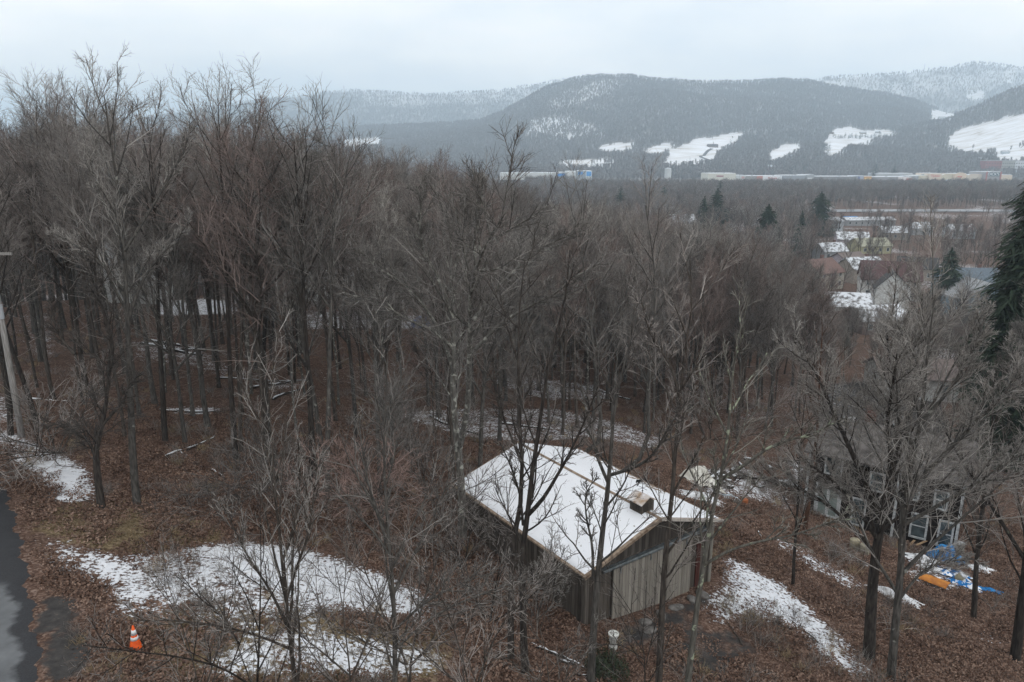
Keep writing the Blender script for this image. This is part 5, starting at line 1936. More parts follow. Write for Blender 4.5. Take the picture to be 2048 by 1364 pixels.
for k in range(18):
    pa = (float(rg.uniform(150, 1950)), float(rg.uniform(930, 1330)))
    if 880 < pa[0] < 1480 or (80 < pa[0] < 900 and pa[1] > 1060):
        continue
    a_ = ghit(*pa)
    th_ = rg.random() * 6.28
    pts = [np.array([0, 0, .03])]
    for j in range(5):
        th_ += rg.normal(0, .2)
        q = pts[-1] + np.array([math.cos(th_), math.sin(th_), 0]) * .38
        q[2] = gh(a_[0] + q[0], a_[1] + q[1]).item() - a_[2] + .04
        pts.append(q)
    e = empty('fallen_branch', a_, 0, 'thin dead branch lying in the leaves %s' % (['left of the crossed logs', 'right of the crossed logs', 'below the lone trunk', 'above the barn snow', 'under the dark house', 'near the lower right trunk'][k % 6] + [' nearer the camera', ' farther off', ' on open leaves'][k // 6]), 'branch')
    MB().tube(pts, [.028, .024, .02, .016, .011, .006], 6).build('stem', BARK['brown'], e)
    j = int(rg.integers(1, 4))
    q = pts[j] + np.array([math.cos(th_ + .9), math.sin(th_ + .9), .25]) * .4
    MB().tube([pts[j], q], [.013, .004], 5).build('side_twig', BARK['brown'], e)

# ------------------------------------------------------------------ conifers one by one
def conifer(px_, ytop, ybase, D, wpx, label, seed, layers=30, per=16, quads=3, mat=None, name='conifer', jag=.35, group=None, pw=.68, wf=.62):
    b_ = at_y(px_, ybase, D)
    z0 = gh(b_[0], b_[1]).item() if D < 1200 else b_[2]
    top = at_y(px_, ytop, D)
    H_ = top[2] - z0
    R_ = wpx / 2 / F_PX * D * (1.0 if wpx > 150 else 1.75)
    rg = np.random.default_rng(seed)
    e = empty(name, (b_[0], b_[1], z0), 0, label, 'conifer', group)
    link(bpy.data.objects.new('trunk', stem_mesh('trunk', H_ * .95, R_ * .07 + .08, BARK['dark'])), e)
    link(bpy.data.objects.new('crown', conifer_mesh('crown', rg, H_, R_, layers, per, mat or M_NEEDLE, quads, jag, .02, pw, wf)), e)
    return e


conifer(2072, 290, 760, 62, 205, 'big dark spruce at the right edge, its ragged boughs reaching into view', 1, 130, 110, 8, jag=.42, pw=.34, wf=.22)
conifer(1530, 410, 511, 245, 44, 'bushy dark conifer standing apart in the middle distance', 2, 30, 37, 3, jag=.3)
conifer(1430, 378, 465, 325, 36, 'dark pointed conifer left of the bushy one', 3, 26, 30)
conifer(1405, 394, 470, 315, 24, 'smaller greenish conifer touching the pointed one on its left', 4, 24, 23)
conifer(1636, 384, 462, 330, 42, 'dark broad conifer by the industrial shed and the highway', 5, 28, 34)
conifer(1598, 424, 500, 255, 22, 'half-hidden conifer top between the bushy and the broad conifer', 6, 24, 20)
conifer(1888, 498, 610, 158, 46, 'dark conifer among bare trees beyond the blue-grey house', 7, 26, 30)
conifer(1439, 360, 400, 620, 14, 'small lone conifer in front of the white-roofed shop', 8, 18, 17, 2)
conifer(1327, 372, 410, 520, 14, 'small dark conifer below the white silo', 9, 18, 17, 2)
conifer(1240, 374, 420, 420, 22, 'dark conifer in the valley woods below the car park', 10, 18, 20, 2)
conifer(1215, 470, 620, 150, 26, 'dim conifer in the red-brown woods behind the slope', 11, 22, 20, 2)
conifer(1876, 330, 352, 1180, 12, 'tall conifer rising behind the arched shop', 12, 16, 17, 2)
conifer(1750, 326, 352, 1180, 14, 'broad conifer behind the long pale roof of the shop row', 13, 16, 17, 2)
conifer(1787, 330, 352, 1180, 12, 'conifer behind the right end of the long pale roof', 14, 16, 17, 2)


def evergreen_bush(px_, py_, rad, hgt, label, seed, yb=None):
    b_ = ghit(px_, py_) if yb is None else at_y(px_, py_, yb)
    z0 = gh(b_[0], b_[1]).item()
    rg = np.random.default_rng(seed)
    n_ = 2600
    d = _norm(rg.normal(0, 1, (n_, 3)))
    d[:, 2] = np.abs(d[:, 2])
    rr = rad * (.45 + .6 * rg.random((n_, 1)) ** .6) * (1 + .25 * np.sin(d[:, :1] * 7) * np.cos(d[:, 1:2] * 6))
    c = d * rr
    c[:, 2] *= hgt / rad
    t1 = _norm(rg.normal(0, 1, (n_, 3)))
    t2 = _norm(np.cross(t1, d))
    s1, s2 = .075, .022
    V = np.stack([c - t2 * s2, c + t1 * s1 * .5 - t2 * 0, c + t2 * s2, c - t1 * s1 * .5], 1).reshape(-1, 3)
    Q = np.arange(n_ * 4).reshape(-1, 4)
    me_ = mesh_from('foliage', V, quads=Q)
    me_.materials.append(mat_noise('evergreen_leaves', (.010, .017, .008), (.040, .055, .026), 9, .5))
    e = empty('evergreen_bush', (b_[0], b_[1], z0), 0, label, 'bush')
    link(bpy.data.objects.new('foliage', me_), e)
    P_, R_, L_ = np.array([[[0, 0, -.2], [0, 0, .1], [0, 0, hgt * .5]]]), np.array([[.03, .03, .02]]), np.array([hgt])
    a_, b2, c_ = spawn(rg, P_, R_, L_, 14, .2, 1, .3, 1.2, 1.2, 4, .03, .12, .006, .2)
    V, Q = tubes([(P_, R_), (a_, b2)], [6, 4])
    mm = mesh_from('branches', V, quads=Q)
    mm.materials.append(BARK['dark'])
    link(bpy.data.objects.new('branches', mm), e)


evergreen_bush(690, 1300, 1.15, 1.5, 'dark evergreen bush tangled in brush on the snowy lawn', 5, 15.6)
evergreen_bush(600, 1320, .6, .7, 'small dark green bush low on the lawn left of the evergreen bush', 6, 15.2)
evergreen_bush(1212, 1345, .78, .75, 'low dark evergreen bush in front of the barn corner', 7)

# ------------------------------------------------------------------ town houses
CM = {
    'yellow': (.36, .35, .23), 'cream': (.38, .36, .31), 'white': (.52, .53, .52), 'bluegrey': (.20, .27, .32), 'tan': (.30, .27, .235),
    'mauve': (.40, .36, .40), 'whiteblue': (.42, .46, .49), 'grey': (.28, .29, .30), 'greybrown': (.16, .13, .12), 'pale_green': (.34, .34, .26),
    'brick_red': (.15, .095, .082), 'dark_red': (.085, .048, .048), 'dark': (.05, .048, .048), 'slate_blue': (.12, .15, .18), 'snow': (.74, .77, .81),
    'red': (.28, .06, .05), 'brown': (.12, .08, .06), 'blue': (.02, .22, .55)}
MATS = {k: flat('paint_' + k, v) for k, v in CM.items()}
MATS['snow'] = mat_noise('snow_on_shingles', (.14, .137, .137), (.60, .63, .67), 1.1, .8, lo=.38, hi=.54)


def build_house(loc, w_, d_, hw_, hr_, rz, wall, roof_, label, cat='house', windows=True, chimney=True, name='house', porch=False):
    e = empty(name, loc, rz, label, cat)
    MB().prism([(-w_ / 2, -2.0), (w_ / 2, -2.0), (w_ / 2, hw_), (-w_ / 2, hw_)], 0, d_).build('wall', MATS[wall], e)
    g_ = MB()
    for xx in (-w_ / 2, w_ / 2 - .1):
        g_.prism([], 0, 0) if False else None
    gg = MB()
    gg.add([(-w_ / 2 + .02, 0, hw_ - .01), (-w_ / 2 + .02, d_, hw_ - .01), (-w_ / 2 + .02, d_ / 2, hw_ + hr_ - .12), (w_ / 2 - .02, 0, hw_ - .01), (w_ / 2 - .02, d_, hw_ - .01), (w_ / 2 - .02, d_ / 2, hw_ + hr_ - .12)],
           [(0, 2, 1), (3, 4, 5), (0, 3, 5, 2), (1, 2, 5, 4)])
    gg.build('gable', MATS[wall], e)
    r2 = MB()
    o_ = .4
    k_ = o_ * hr_ / (d_ / 2)
    prof = [(-o_, hw_ - k_), (d_ / 2, hw_ + hr_), (d_ + o_, hw_ - k_), (d_ + o_, hw_ - k_ + .16), (d_ / 2, hw_ + hr_ + .16), (-o_, hw_ - k_ + .16)]
    n_ = len(prof)
    vs = [(-w_ / 2 - .35, a_, b2) for a_, b2 in prof] + [(w_ / 2 + .35, a_, b2) for a_, b2 in prof]
    r2.add(vs, [(5, 4, 1, 0), (4, 3, 2, 1), (6, 7, 10, 11), (7, 8, 9, 10)] + [(i, (i + 1) % n_, (i + 1) % n_ + n_, i + n_) for i in range(n_)])
    ro = r2.build('roof', MATS[roof_], e)
    if chimney:
        MB().box(w_ * .18, w_ * .18 + .7, d_ * .55, d_ * .55 + .7, hw_ + hr_ * .5, hw_ + hr_ + .9).build('chimney', MATS['brick_red'], ro)
    if windows:
        nw = max(2, int(w_ / 3))
        for fl_ in range(2 if hw_ > 4 else 1):
            for i in range(nw):
                xw = -w_ / 2 + (i + .5) * w_ / nw
                fr_ = MB().box(xw - .55, xw + .55, -.05, -.003, .9 + fl_ * 2.5, 2.2 + fl_ * 2.5).build('window', M_WHITE, e)
                MB().box(xw - .42, xw + .42, -.07, -.052, 1.02 + fl_ * 2.5, 2.08 + fl_ * 2.5).build('pane', M_GLASS, fr_)
    if porch:
        pc = MB().add([(-w_ / 2 - .3, -2.4, 2.5), (w_ / 2 + .3, -2.4, 2.5), (w_ / 2 + .3, 0, 3.0), (-w_ / 2 - .3, 0, 3.0), (-w_ / 2 - .3, -2.4, 2.75), (w_ / 2 + .3, -2.4, 2.75), (w_ / 2 + .3, 0, 3.25), (-w_ / 2 - .3, 0, 3.25)],
                      [(0, 3, 2, 1), (4, 5, 6, 7), (0, 1, 5, 4), (1, 2, 6, 5), (2, 3, 7, 6), (3, 0, 4, 7)]).build('porch_roof', MATS['snow'], e)
        for xx in (-w_ / 2, 0, w_ / 2):
            MB().box(xx - .08, xx + .08, -2.3, -2.14, -1, 2.5).build('porch_post', M_WHITE, pc)
    return e


for h in HOUSES:
    g_ = ghit(h[0], h[1])
    porch = 'porch' in h[9]
    rz = math.radians(h[6])
    loc = (g_[0], g_[1], g_[2])
    if porch:      # gable end faces the camera, porch across it
        e = build_house(loc, h[3], h[2], h[4], h[5], math.radians(-94), h[7], h[8], h[9], chimney=False)
        pc = MB().add([(-.5, -.6, 2.9), (0, 0, 0), (0, 0, 0)], []) if False else None
        D_ = h[3] / 2
        pr = MB().box(D_ + .02, D_ + 2.6, -.3, h[2] + .3, 2.6, 2.95).build('porch_roof', MATS['snow'], e)
        for yy_ in (0.2, h[2] / 2, h[2] - .2):
            MB().box(D_ + 2.3, D_ + 2.45, yy_ - .08, yy_ + .08, -1.5, 2.6).build('porch_post', M_WHITE, pr)
    else:
        e = build_house(loc, h[2], h[3], h[4], h[5], rz, h[7], h[8], h[9], chimney=h[5] > 2.3, windows=h[4] < 6)

# buildings on the hillside
HB_ = [
    (1426, 295, 24, 12, 4.5, 3.0, 0, 'greybrown', 'dark', 'big hip-roofed house alone on the snowy hill field above the curving drive'),
    (1662, 268, 14, 8, 3, 2, 0, 'brown', 'brown', 'dark barn at the left end of the upper snowy field'),
    (1727, 268, 16, 8, 3.4, 2.4, 5, 'tan', 'snow', 'farmhouse with a snowy roof in the middle of the upper field'),
    (1757, 267, 13, 8, 3.4, 2.4, -5, 'grey', 'snow', 'farm building at the right end of the upper snowy field'),
    (1512, 273, 12, 8, 2.5, 2.2, 8, 'brown', 'snow', 'snow-roofed cabin alone in the hillside forest'),
    (1541, 340, 11, 9, 5, 4, 20, 'red', 'snow', 'red barn with a snowy roof at the edge of the lower woods'),
    (1776, 325, 13, 8, 4, 3, 5, 'white', 'snow', 'white house with a snowy roof above the long shop row'),
    (1812, 335, 14, 8, 4, 3, -5, 'brown', 'brown', 'brown house above the right part of the shop row'),
    (1985, 316, 13, 8, 4, 3, 5, 'white', 'snow', 'white hillside house directly above the brick hotel'),
    (2012, 308, 14, 8, 4, 3, -8, 'whiteblue', 'snow', 'pale house higher up the hill, right of the white one'),
    (1965, 322, 12, 8, 4, 3, 8, 'tan', 'snow', 'tan hillside house left of the brick hotel'),
    (1885, 238, 22, 12, 5, 4, 5, 'white', 'snow', 'white farm in the high snowy clearing on the right'),
    (1622, 342, 16, 9, 4, 2, -4, 'white', 'snow', 'white building peeking over the grey shop row'),
]
for a_, b2, w_, d_, hw_, hr_, rz, wl_, rf_, lab in HB_:
    p = hill_hit(a_, b2)
    build_house(p, w_, d_, hw_, hr_, math.radians(rz), wl_, rf_, lab, windows=False, chimney=False)


def strip(name, pts, width, mat, label, zf, lift=.3):
    pts = np.array(pts)
    q, _l = resample(pts, 60)
    t_ = np.gradient(q, axis=0)
    t_[:, 2] = 0
    t_ = _norm(t_)
    nn = np.stack([-t_[:, 1], t_[:, 0]], -1)
    wv_ = np.linspace(-.5, .5, 5)
    X = q[:, None, 0] + nn[:, None, 0] * wv_ * width
    Y = q[:, None, 1] + nn[:, None, 1] * wv_ * width
    Z = zf(X, Y) + lift
    me_ = grid_mesh(name, X, Y, Z)
    me_.materials.append(mat)
    return tag(link(bpy.data.objects.new(name, me_)), label, kind='structure')


hzf = lambda X, Y: hill_z(X / Y, Y)
strip('hill_drive', [hill_hit(a_, b2) for a_, b2 in [(1424, 298), (1412, 306), (1401, 313), (1410, 318), (1423, 322), (1424, 327), (1414, 333)]], 7, flat('drive', (.07, .07, .075)), 'dark curving drive up the snowy field', hzf, .8)
M_ROAD = mat_noise('highway_tar', (.20, .21, .22), (.34, .35, .37), .05)
hw_p = [at_y(a_, 421, 488) for a_ in (1625, 1750, 1900, 2100, 2400)]
strip('highway', [(p[0], 488 + 4 * math.sin(i), -19) for i, p in enumerate(hw_p)], 22, M_ROAD, 'pale highway crossing the valley', lambda X, Y: X * 0 - 19, .5)
strip('snowy_bank', [(at_y(a_, 383, 778)[0], 778, -19) for a_ in (1370, 1500, 1640, 1720)], 7, M_SNOW, 'thin snowy bank across the valley woods', lambda X, Y: X * 0 - 19, .5)
M_PARK = mat_noise('car_park', (.10, .105, .11), (.42, .44, .47), .03, lo=.42, hi=.62)
cpk = MB().add([(60, 905, -18.85), (980, 905, -18.85), (980, 1215, -18.85), (60, 1215, -18.85)], [(0, 1, 2, 3)]).build('car_park', M_PARK)
tag(cpk, 'wide car park with patches of snow before the shops', kind='structure')

# ------------------------------------------------------------------ shops across the valley
SD = 1120.0


def xs(px_, D=SD):
    return (px_ - 1024) / F_PX * (D * CT + (CAMZ + 19) * ST)


def ztop(py_, D=SD):
    return at_y(1024, py_, D)[2]


def text_obj(body, size, mat, parent, loc, name='sign_text', ext=.15):
    c_ = bpy.data.curves.new(name, 'FONT')
    c_.body = body
    c_.size = size
    c_.extrude = ext
    c_.align_x = 'CENTER'
    c_.align_y = 'CENTER'
    c_.materials.append(mat)
    t_ = bpy.data.objects.new(name, c_)
    COL.objects.link(t_)
    bpy.context.view_layer.update()
    me_ = bpy.data.meshes.new_from_object(t_.evaluated_get(bpy.context.evaluated_depsgraph_get()))
    bpy.data.objects.remove(t_)
    me_.name = name
    o = bpy.data.objects.new(name, me_)
    o.location = loc
    o.rotation_euler = (math.radians(90), 0, 0)
    return link(o, parent)


M_DARKGLASS = flat('shop_glass', (.05, .06, .07), .3)
STORES = [
    # px0, px1, py top, wall colour, label, sign (text, colour, panel px0, px1, py0, py1, panel colour) or None, D
    (1000, 1112, 346, (.62, .64, .63), 'long low white shop with a snowy roof at the left end', None, 1165),
    (1113, 1132, 345, (.34, .37, .39), 'grey shop with a bright blue panel, left of the white block', ('', None, 1114, 1129, 347.5, 353, (.03, .24, .62)), 1150),
    (1133, 1152, 343, (.66, .67, .66), 'white block between the two blue-panelled shops', None, 1158),
    (1153, 1170, 342, (.30, .33, .36), 'grey shop with a small blue panel high on its wall', ('', None, 1156, 1165, 343.5, 349, (.03, .24, .60)), 1152),
    (1171, 1183, 342, (.62, .66, .68), 'bright blue-fronted shop at the edge of the full car park', ('', None, 1172.5, 1182, 343, 352, (.05, .30, .68)), 1148),
    (1415, 1470, 347, (.62, .60, .52), 'cream shop with stepped front and dark red lettering at the left of the row', ('', None, 1432, 1446, 351, 353.5, (.30, .09, .10)), 1120),
    (1471, 1490, 351, (.55, .57, .56), 'pale shop next to the cream stepped front', ('', None, 1482, 1488, 353, 357, (.55, .30, .27)), 1122),
    (1491, 1513, 352, (.30, .28, .27), 'grey-brown shop left of the small orange-red front', None, 1124),
    (1514, 1524, 352, (.50, .20, .15), 'small orange-red shop front left of the white one', None, 1121),
    (1525, 1562, 352, (.74, .74, .74), 'white shop front with a red script sign', ('Michaels', (.50, .03, .03), None, None, 354, 359, None), 1120),
    (1563, 1611, 351, (.26, .27, .29), 'long grey shop front right of the white one', None, 1123),
    (1612, 1627, 350, (.30, .31, .32), 'grey shop front with a small white sign', ('', None, 1614, 1624, 355.5, 357.5, (.75, .75, .75)), 1121),
    (1628, 1714, 353, (.22, .21, .21), 'long dark low shop row in the middle', None, 1126),
    (1715, 1726, 352, (.36, .38, .44), 'small shop front with a blue corner', ('', None, 1715.5, 1718, 353, 360, (.04, .06, .25)), 1120),
    (1727, 1742, 353, (.55, .30, .10), 'orange shop front with pale yellow panels', ('', None, 1728.5, 1740, 356, 360, (.85, .60, .18)), 1119),
    (1743, 1796, 354, (.24, .22, .22), 'dark shop row right of the orange front', None, 1124),
    (1797, 1823, 354, (.66, .60, .58), 'pale shop front with red panels before the cream shops', ('', None, 1812, 1822, 357, 361, (.60, .12, .09)), 1120),
    (1824, 1836, 352, (.34, .35, .37), 'grey shop left of the cream shops', None, 1123),
    (1837, 1855, 351, (.62, .56, .42), 'low cream shop left of the one with red lettering', None, 1121),
    (1856, 1881, 347, (.68, .56, .44), 'raised cream shop front with red lettering', ('T.J.maxx', (.55, .05, .03), None, None, 349, 354, None), 1117),
    (1882, 1906, 350, (.62, .56, .42), 'low cream shop between the red-lettered and the arched front', None, 1121),
    (1907, 1930, 347.5, (.70, .56, .42), 'arched cream shop front with a red and a blue panel', ('', None, 1913, 1922, 352.5, 354.5, (.62, .10, .06)), 1116),
    (1931, 1968, 350, (.60, .52, .42), 'plain cream shop between the arched front and the dark sign', None, 1122),
    (1969, 1999, 344, (.30, .28, .28), 'shop with a tall dark green sign reading DICK\'S', ('DICK\'S', (.80, .82, .82), 1971, 1996, 344.6, 352.5, (.025, .06, .07)), 1114),
    (2000, 2022, 350, (.62, .52, .40), 'cream shop at the right end of the row', None, 1121),
]
for i, (a_, b2, yt, colr, lab, sg, D_) in enumerate(STORES):
    xa, xb = xs(a_, D_), xs(b2 + .6, D_)
    e = empty('shop', ((xa + xb) / 2, D_, -18.8), 0, lab + (' of the shopping centre' if 'row' not in lab and len(lab.split()) < 11 else ''), 'shop', 'shops across the valley')
    hwid = (xb - xa) / 2
    H_ = ztop(yt, D_) + 18.8
    dep = 34 + (i % 3) * 4
    MB().box(-hwid + .1, hwid - .1, 0, dep, 0, H_).build('wall', flat('shop_wall', colr), e)
    if 'arched' in lab:
        ar = [(-hwid * .7 + .1, H_)] + [(math.cos(t_) * hwid * .7, H_ + math.sin(t_) * 1.8) for t_ in np.linspace(math.pi, 0, 9)] + [(hwid * .7 - .1, H_)]
        MB().prism(ar[::-1], -.3, 1.0).build('arch', flat('shop_wall', colr), e)
    MB().box(-hwid + .5, hwid - .5, .8, dep - .5, H_ + .02, H_ + .55).build('roof', M_SNOW, e)
    MB().box(-hwid + .6, hwid - .6, -.12, -.01, .2, 2.9).build('shop_window', M_DARKGLASS, e)
    if b2 - a_ > 14:
        MB().box(hwid * .2, hwid * .2 + 2.6, 8, 11, H_ + .56, H_ + 1.9).build('roof_unit', MATS['grey'], e)
    if sg:
        tx, tc_, p0_, p1_, q0, q1, pc_ = sg
        zc_ = (ztop(q0, D_) + ztop(q1, D_)) / 2 + 18.8
        hh_ = ztop(q0, D_) - ztop(q1, D_)
        par = e
        if pc_ is not None:
            s0, s1 = xs(p0_, D_) - (xa + xb) / 2, xs(p1_, D_) - (xa + xb) / 2
            par = MB().box(s0, s1, -.6, -.2, zc_ - hh_ / 2, zc_ + hh_ / 2).build('sign', flat('sign_panel', pc_), e)
            cxs = (s0 + s1) / 2
        else:
            cxs = 0
        if tx:
            sz = hh_ * (.98 if tx.startswith('DICK') else 1.1)
            text_obj(tx, sz, flat('sign_letters', tc_), par, (cxs, -.9, zc_))
    if 'arched' in lab:
        MB().box(-2.6, 2.6, -.55, -.2, .6, 4.4).build('panel', flat('blue_panel', (.25, .42, .60)), e)
    if 'DICK' in lab:
        for xx in (-hwid + .1, hwid - 1.8):
            MB().box(xx, xx + 1.7, -1.4, -.15, 0, H_ + .4).build('pillar', flat('shop_brick', (.38, .12, .10)), e)
# long pale roof behind the middle shops
e = empty('warehouse', (xs(1788, 1170), 1170, -18.8), 0, 'long pale warehouse roof rising behind the middle shops', 'warehouse')
MB().box(xs(1752, 1170) - xs(1788, 1170), xs(1824, 1170) - xs(1788, 1170), 0, 30, 0, ztop(347, 1170) + 18.8).build('wall', flat('warehouse_wall', (.42, .43, .44)), e)
MB().box(xs(1752, 1170) - xs(1788, 1170) + .3, xs(1824, 1170) - xs(1788, 1170) - .3, .5, 29, ztop(347, 1170) + 18.82, ztop(347, 1170) + 19.4).build('roof', M_SNOW, e)
# brick and white hotel
hp = hill_hit(2000, 346)
e = empty('hotel', (hp[0], hp[1], hp[2] - 2), 0, 'four-storey brick and white hotel with rows of windows above the shops', 'hotel')
HW2 = 52 / 2 / F_PX * hp[1]
sc2 = hp[1] / F_PX
for nm, a_, b2, colr in (('brick_wing', -31, 1, (.27, .10, .10)), ('tan_wing', 1.3, 27, (.36, .36, .33)), ('white_wing', 27.3, 56, (.62, .64, .66))):
    wg = MB().box(a_ * sc2, b2 * sc2, 0, 16, 0, 25 * sc2).build(nm, flat(nm, colr), e)
    MB().box(a_ * sc2 - .2, b2 * sc2 + .0, -.4, 16.3, 25 * sc2 + .02, 25 * sc2 + .9).build('parapet', M_WHITE, wg)
    for fl_ in range(4):
        for k in range(6):
            xw = (a_ + (k + .5) * (b2 - a_) / 6) * sc2
            zw = (2.5 + fl_ * 5.6) * sc2
            MB().box(xw - .9, xw + .9, -.12, -.01, zw, zw + 1.7).build('window', M_DARKGLASS, wg)
# white silo
e = empty('silo', (xs(1335, 1190), 1190, -18.9), 0, 'white round silo beside dark conifers at the car park corner', 'silo')
MB().lathe([(5.2, 0), (5.2, ztop(338, 1190) + 18.9)], 24).build('tank', MATS['white'], e, smooth=False)
MB().lathe([(5.4, ztop(338, 1190) + 18.92), (4.2, ztop(336.5, 1190) + 18.9), (.4, ztop(335, 1190) + 18.9)], 24).build('dome', MATS['snow'], e)
# blue container near the highway
g_ = ghit(1703, 443)
e = empty('container', g_, math.radians(6), 'bright blue container in the yard near the highway', 'container')
MB().box(-3.6, 3.6, 0, 2.5, 0, 2.7).build('body', MATS['blue'], e)
MB().box(-3.5, 3.5, -.06, -.01, .15, .3).build('rail', MATS['dark'], e)
# mast on the far ridge
p = at_y(1848, 143, 3480)
e = empty('mast', (p[0], p[1], p[2] - 8), 0, 'thin radio mast on the far right ridge', 'mast')
mm = MB().tube([(0, 0, 0), (0, 0, 42)], [.9, .45], 6)
for i in range(5):
    mm.box(-1.3, 1.3, -.2, .2, 8 + i * 7, 8.5 + i * 7)
mm.build('lattice_mast', MATS['grey'], e)
# lamp posts
for i, (a_, yt) in enumerate([(1208, 340), (1296, 340), (1478, 338), (1560, 339), (1584, 341), (1672, 341), (1691, 341), (1715, 340), (1746, 344)]):
    D_ = 1085
    H_ = ztop(yt, D_) + 18.8
    e = empty('lamp_post', (xs(a_, D_), D_, -18.8), 0, 'tall thin car park lamp post, %s from the left' % ['first', 'second', 'third', 'fourth', 'fifth', 'sixth', 'seventh', 'eighth', 'ninth'][i], 'lamp post', 'car park lamp posts')
    MB().tube([(0, 0, 0), (0, 0, H_)], [.22, .14], 6).build('pole', MATS['grey'], e)
    MB().box(-1.0, 1.0, -.4, .4, H_ + .01, H_ + .5).build('lamp_head', MATS['white'], e)
# roadside poles
for i, (a_, yt) in enumerate([(1693, 394), (1735, 398), (1862, 393)]):
    H_ = ztop(yt, 478) + 19
    e = empty('roadside_pole', (xs(a_, 478), 478, -19), 0, 'pale roadside utility pole by the highway, %s of three' % ['leftmost', 'middle', 'rightmost'][i], 'utility pole', 'poles by the highway')
    MB().tube([(0, 0, -.5), (0, 0, H_)], [.17, .12], 6).build('pole', MATS['tan'], e)
    MB().box(-1.2, 1.2, -.09, .09, H_ - .9, H_ - .7).build('crossarm', MATS['tan'], e)


# parked cars, a few pixels each
def car_mesh(colr, nm):
    mb = MB()
    body = [(-2.2, .3), (2.2, .3), (2.25, .8), (1.9, .95), (1.1, 1.0), (.6, 1.45), (-1.3, 1.48), (-1.9, 1.0), (-2.25, .9)]
    mb.prism(body[::-1], -.85, .85)
    for xx in (-1.4, 1.4):
        for y_ in (-.88, .70):
            mb.lathe([(.33, 0), (.33, .18)], 10, M=Matrix.Translation((xx, y_, .33)) @ Matrix.Rotation(-math.pi / 2, 4, 'X'))
    o = mb.build('parked_car', flat('car_paint_' + nm, colr, .35))
    return o


CARC = [('white', (.72, .73, .74)), ('silver', (.45, .47, .49)), ('black', (.03, .03, .035)), ('blue', (.06, .12, .30)), ('red', (.40, .04, .03))]
carp = []
O1 = ['first', 'second', 'third', 'fourth', 'fifth', 'sixth', 'seventh', 'eighth', 'ninth', 'tenth', 'eleventh', 'twelfth', 'thirteenth', 'fourteenth', 'fifteenth', 'sixteenth', 'seventeenth', 'eighteenth', 'nineteenth', 'twentieth', 'twenty-first', 'twenty-second', 'twenty-third', 'twenty-fourth']
rg = np.random.default_rng(8)
for row in range(5):
    for k in range(16):
        if rg.random() < .8:
            carp.append((xs(1188 + k * 8.4 + rg.normal(0, 1), 1010 + row * 26), 1010 + row * 26, row, 0))
for k in range(40):
    carp.append((xs(1420 + k * 14.5 + rg.normal(0, 5), 1000 + (k % 4) * 22), 1000 + (k % 4) * 22, k % 4, 1))
protoc = {}
carcount = {}
for i, (x_, y_, row, park) in enumerate(carp):
    oi_ = carcount[(park, row)] = carcount.get((park, row), -1) + 1
    nm, colr = CARC[int(rg.choice(5, p=[.42, .25, .15, .12, .06]))]
    if nm not in protoc:
        o = protoc[nm] = car_mesh(colr, nm)
    else:
        o = protoc[nm].copy()
        COL.objects.link(o)
    o.location = (x_, y_, -18.83)
    o.rotation_euler = (0, 0, math.radians(float(rg.choice([80, 90, 100, 0, 8]))))
    where = 'of the crowded left car park' if park == 0 else 'before the long shop row'
    tag(o, '%s car, %s from the left, %s row %s' % (nm, O1[oi_], ['front', 'second', 'third', 'fourth', 'back'][row], where), 'car', 'cars in the left car park' if park == 0 else 'cars before the shop row')

# ------------------------------------------------------------------ near things
# traffic cone
p = ghit(272, 1297)
e = empty('traffic_cone', (p[0], p[1], p[2] + .01), .3, 'orange traffic cone with two white bands and a black base on the verge', 'traffic cone')
M_OR = mat_noise('cone_orange', (.62, .075, .012), (.85, .13, .02), 8, .55)
MB().add([(-.2, -.2, 0), (.2, -.2, 0), (.2, .2, 0), (-.2, .2, 0), (-.185, -.185, .04), (.185, -.185, .04), (.185, .185, .04), (-.185, .185, .04)],
         [(3, 2, 1, 0), (4, 5, 6, 7), (0, 1, 5, 4), (1, 2, 6, 5), (2, 3, 7, 6), (3, 0, 4, 7)]).build('base', flat('black_rubber', (.02, .02, .02)), e)
CH = .74


def cr_(z):
    return .145 * (1 - z / CH) + .022


MB().lathe([(cr_(0) + .015, .041), (cr_(.05), .07), (cr_(.35), .35), (cr_(CH), CH)], 24).build('body', M_OR, e, smooth=True)
M_REFL = flat('reflective_white', (.72, .74, .74), .4)
MB().lathe([(cr_(.30) + .004, .30), (cr_(.40) + .004, .40)], 24).build('reflective_band', M_REFL, e, smooth=True)
MB().lathe([(cr_(.46) + .004, .46), (cr_(.61) + .004, .61)], 24).build('reflective_band', M_REFL, e, smooth=True)
# utility pole
p = ghit(44, 874)
e = empty('utility_pole', (p[0], p[1], p[2]), 0, 'weathered grey wooden utility pole beside the lane', 'utility pole')
M_POLE = mat_noise('pole_wood', (.16, .15, .14), (.36, .345, .33), 2.5, .9, stretch=(12, 12, .7))
MB().tube([(0, 0, -.6), (0, 0, 3), (0, 0, 10.5)], [.165, .15, .11], 14).build('pole', M_POLE, e, smooth=True)
zt = at_y(6, 622, p[1])[2] - p[2]
MB().lathe([(.150, 0), (.152, .75)], 14, (0, 0, zt - .4)).build('collar', flat('zinc', (.42, .45, .48), .5), e)
MB().box(-.20, -.06, -.28, -.14, zt + .05, zt + .35).build('meter_box', flat('zinc_box', (.62, .66, .70), .5), e)
MB().box(-1.2, 1.2, -.20, -.11, 9.7, 9.83).build('crossarm', M_POLE, e)


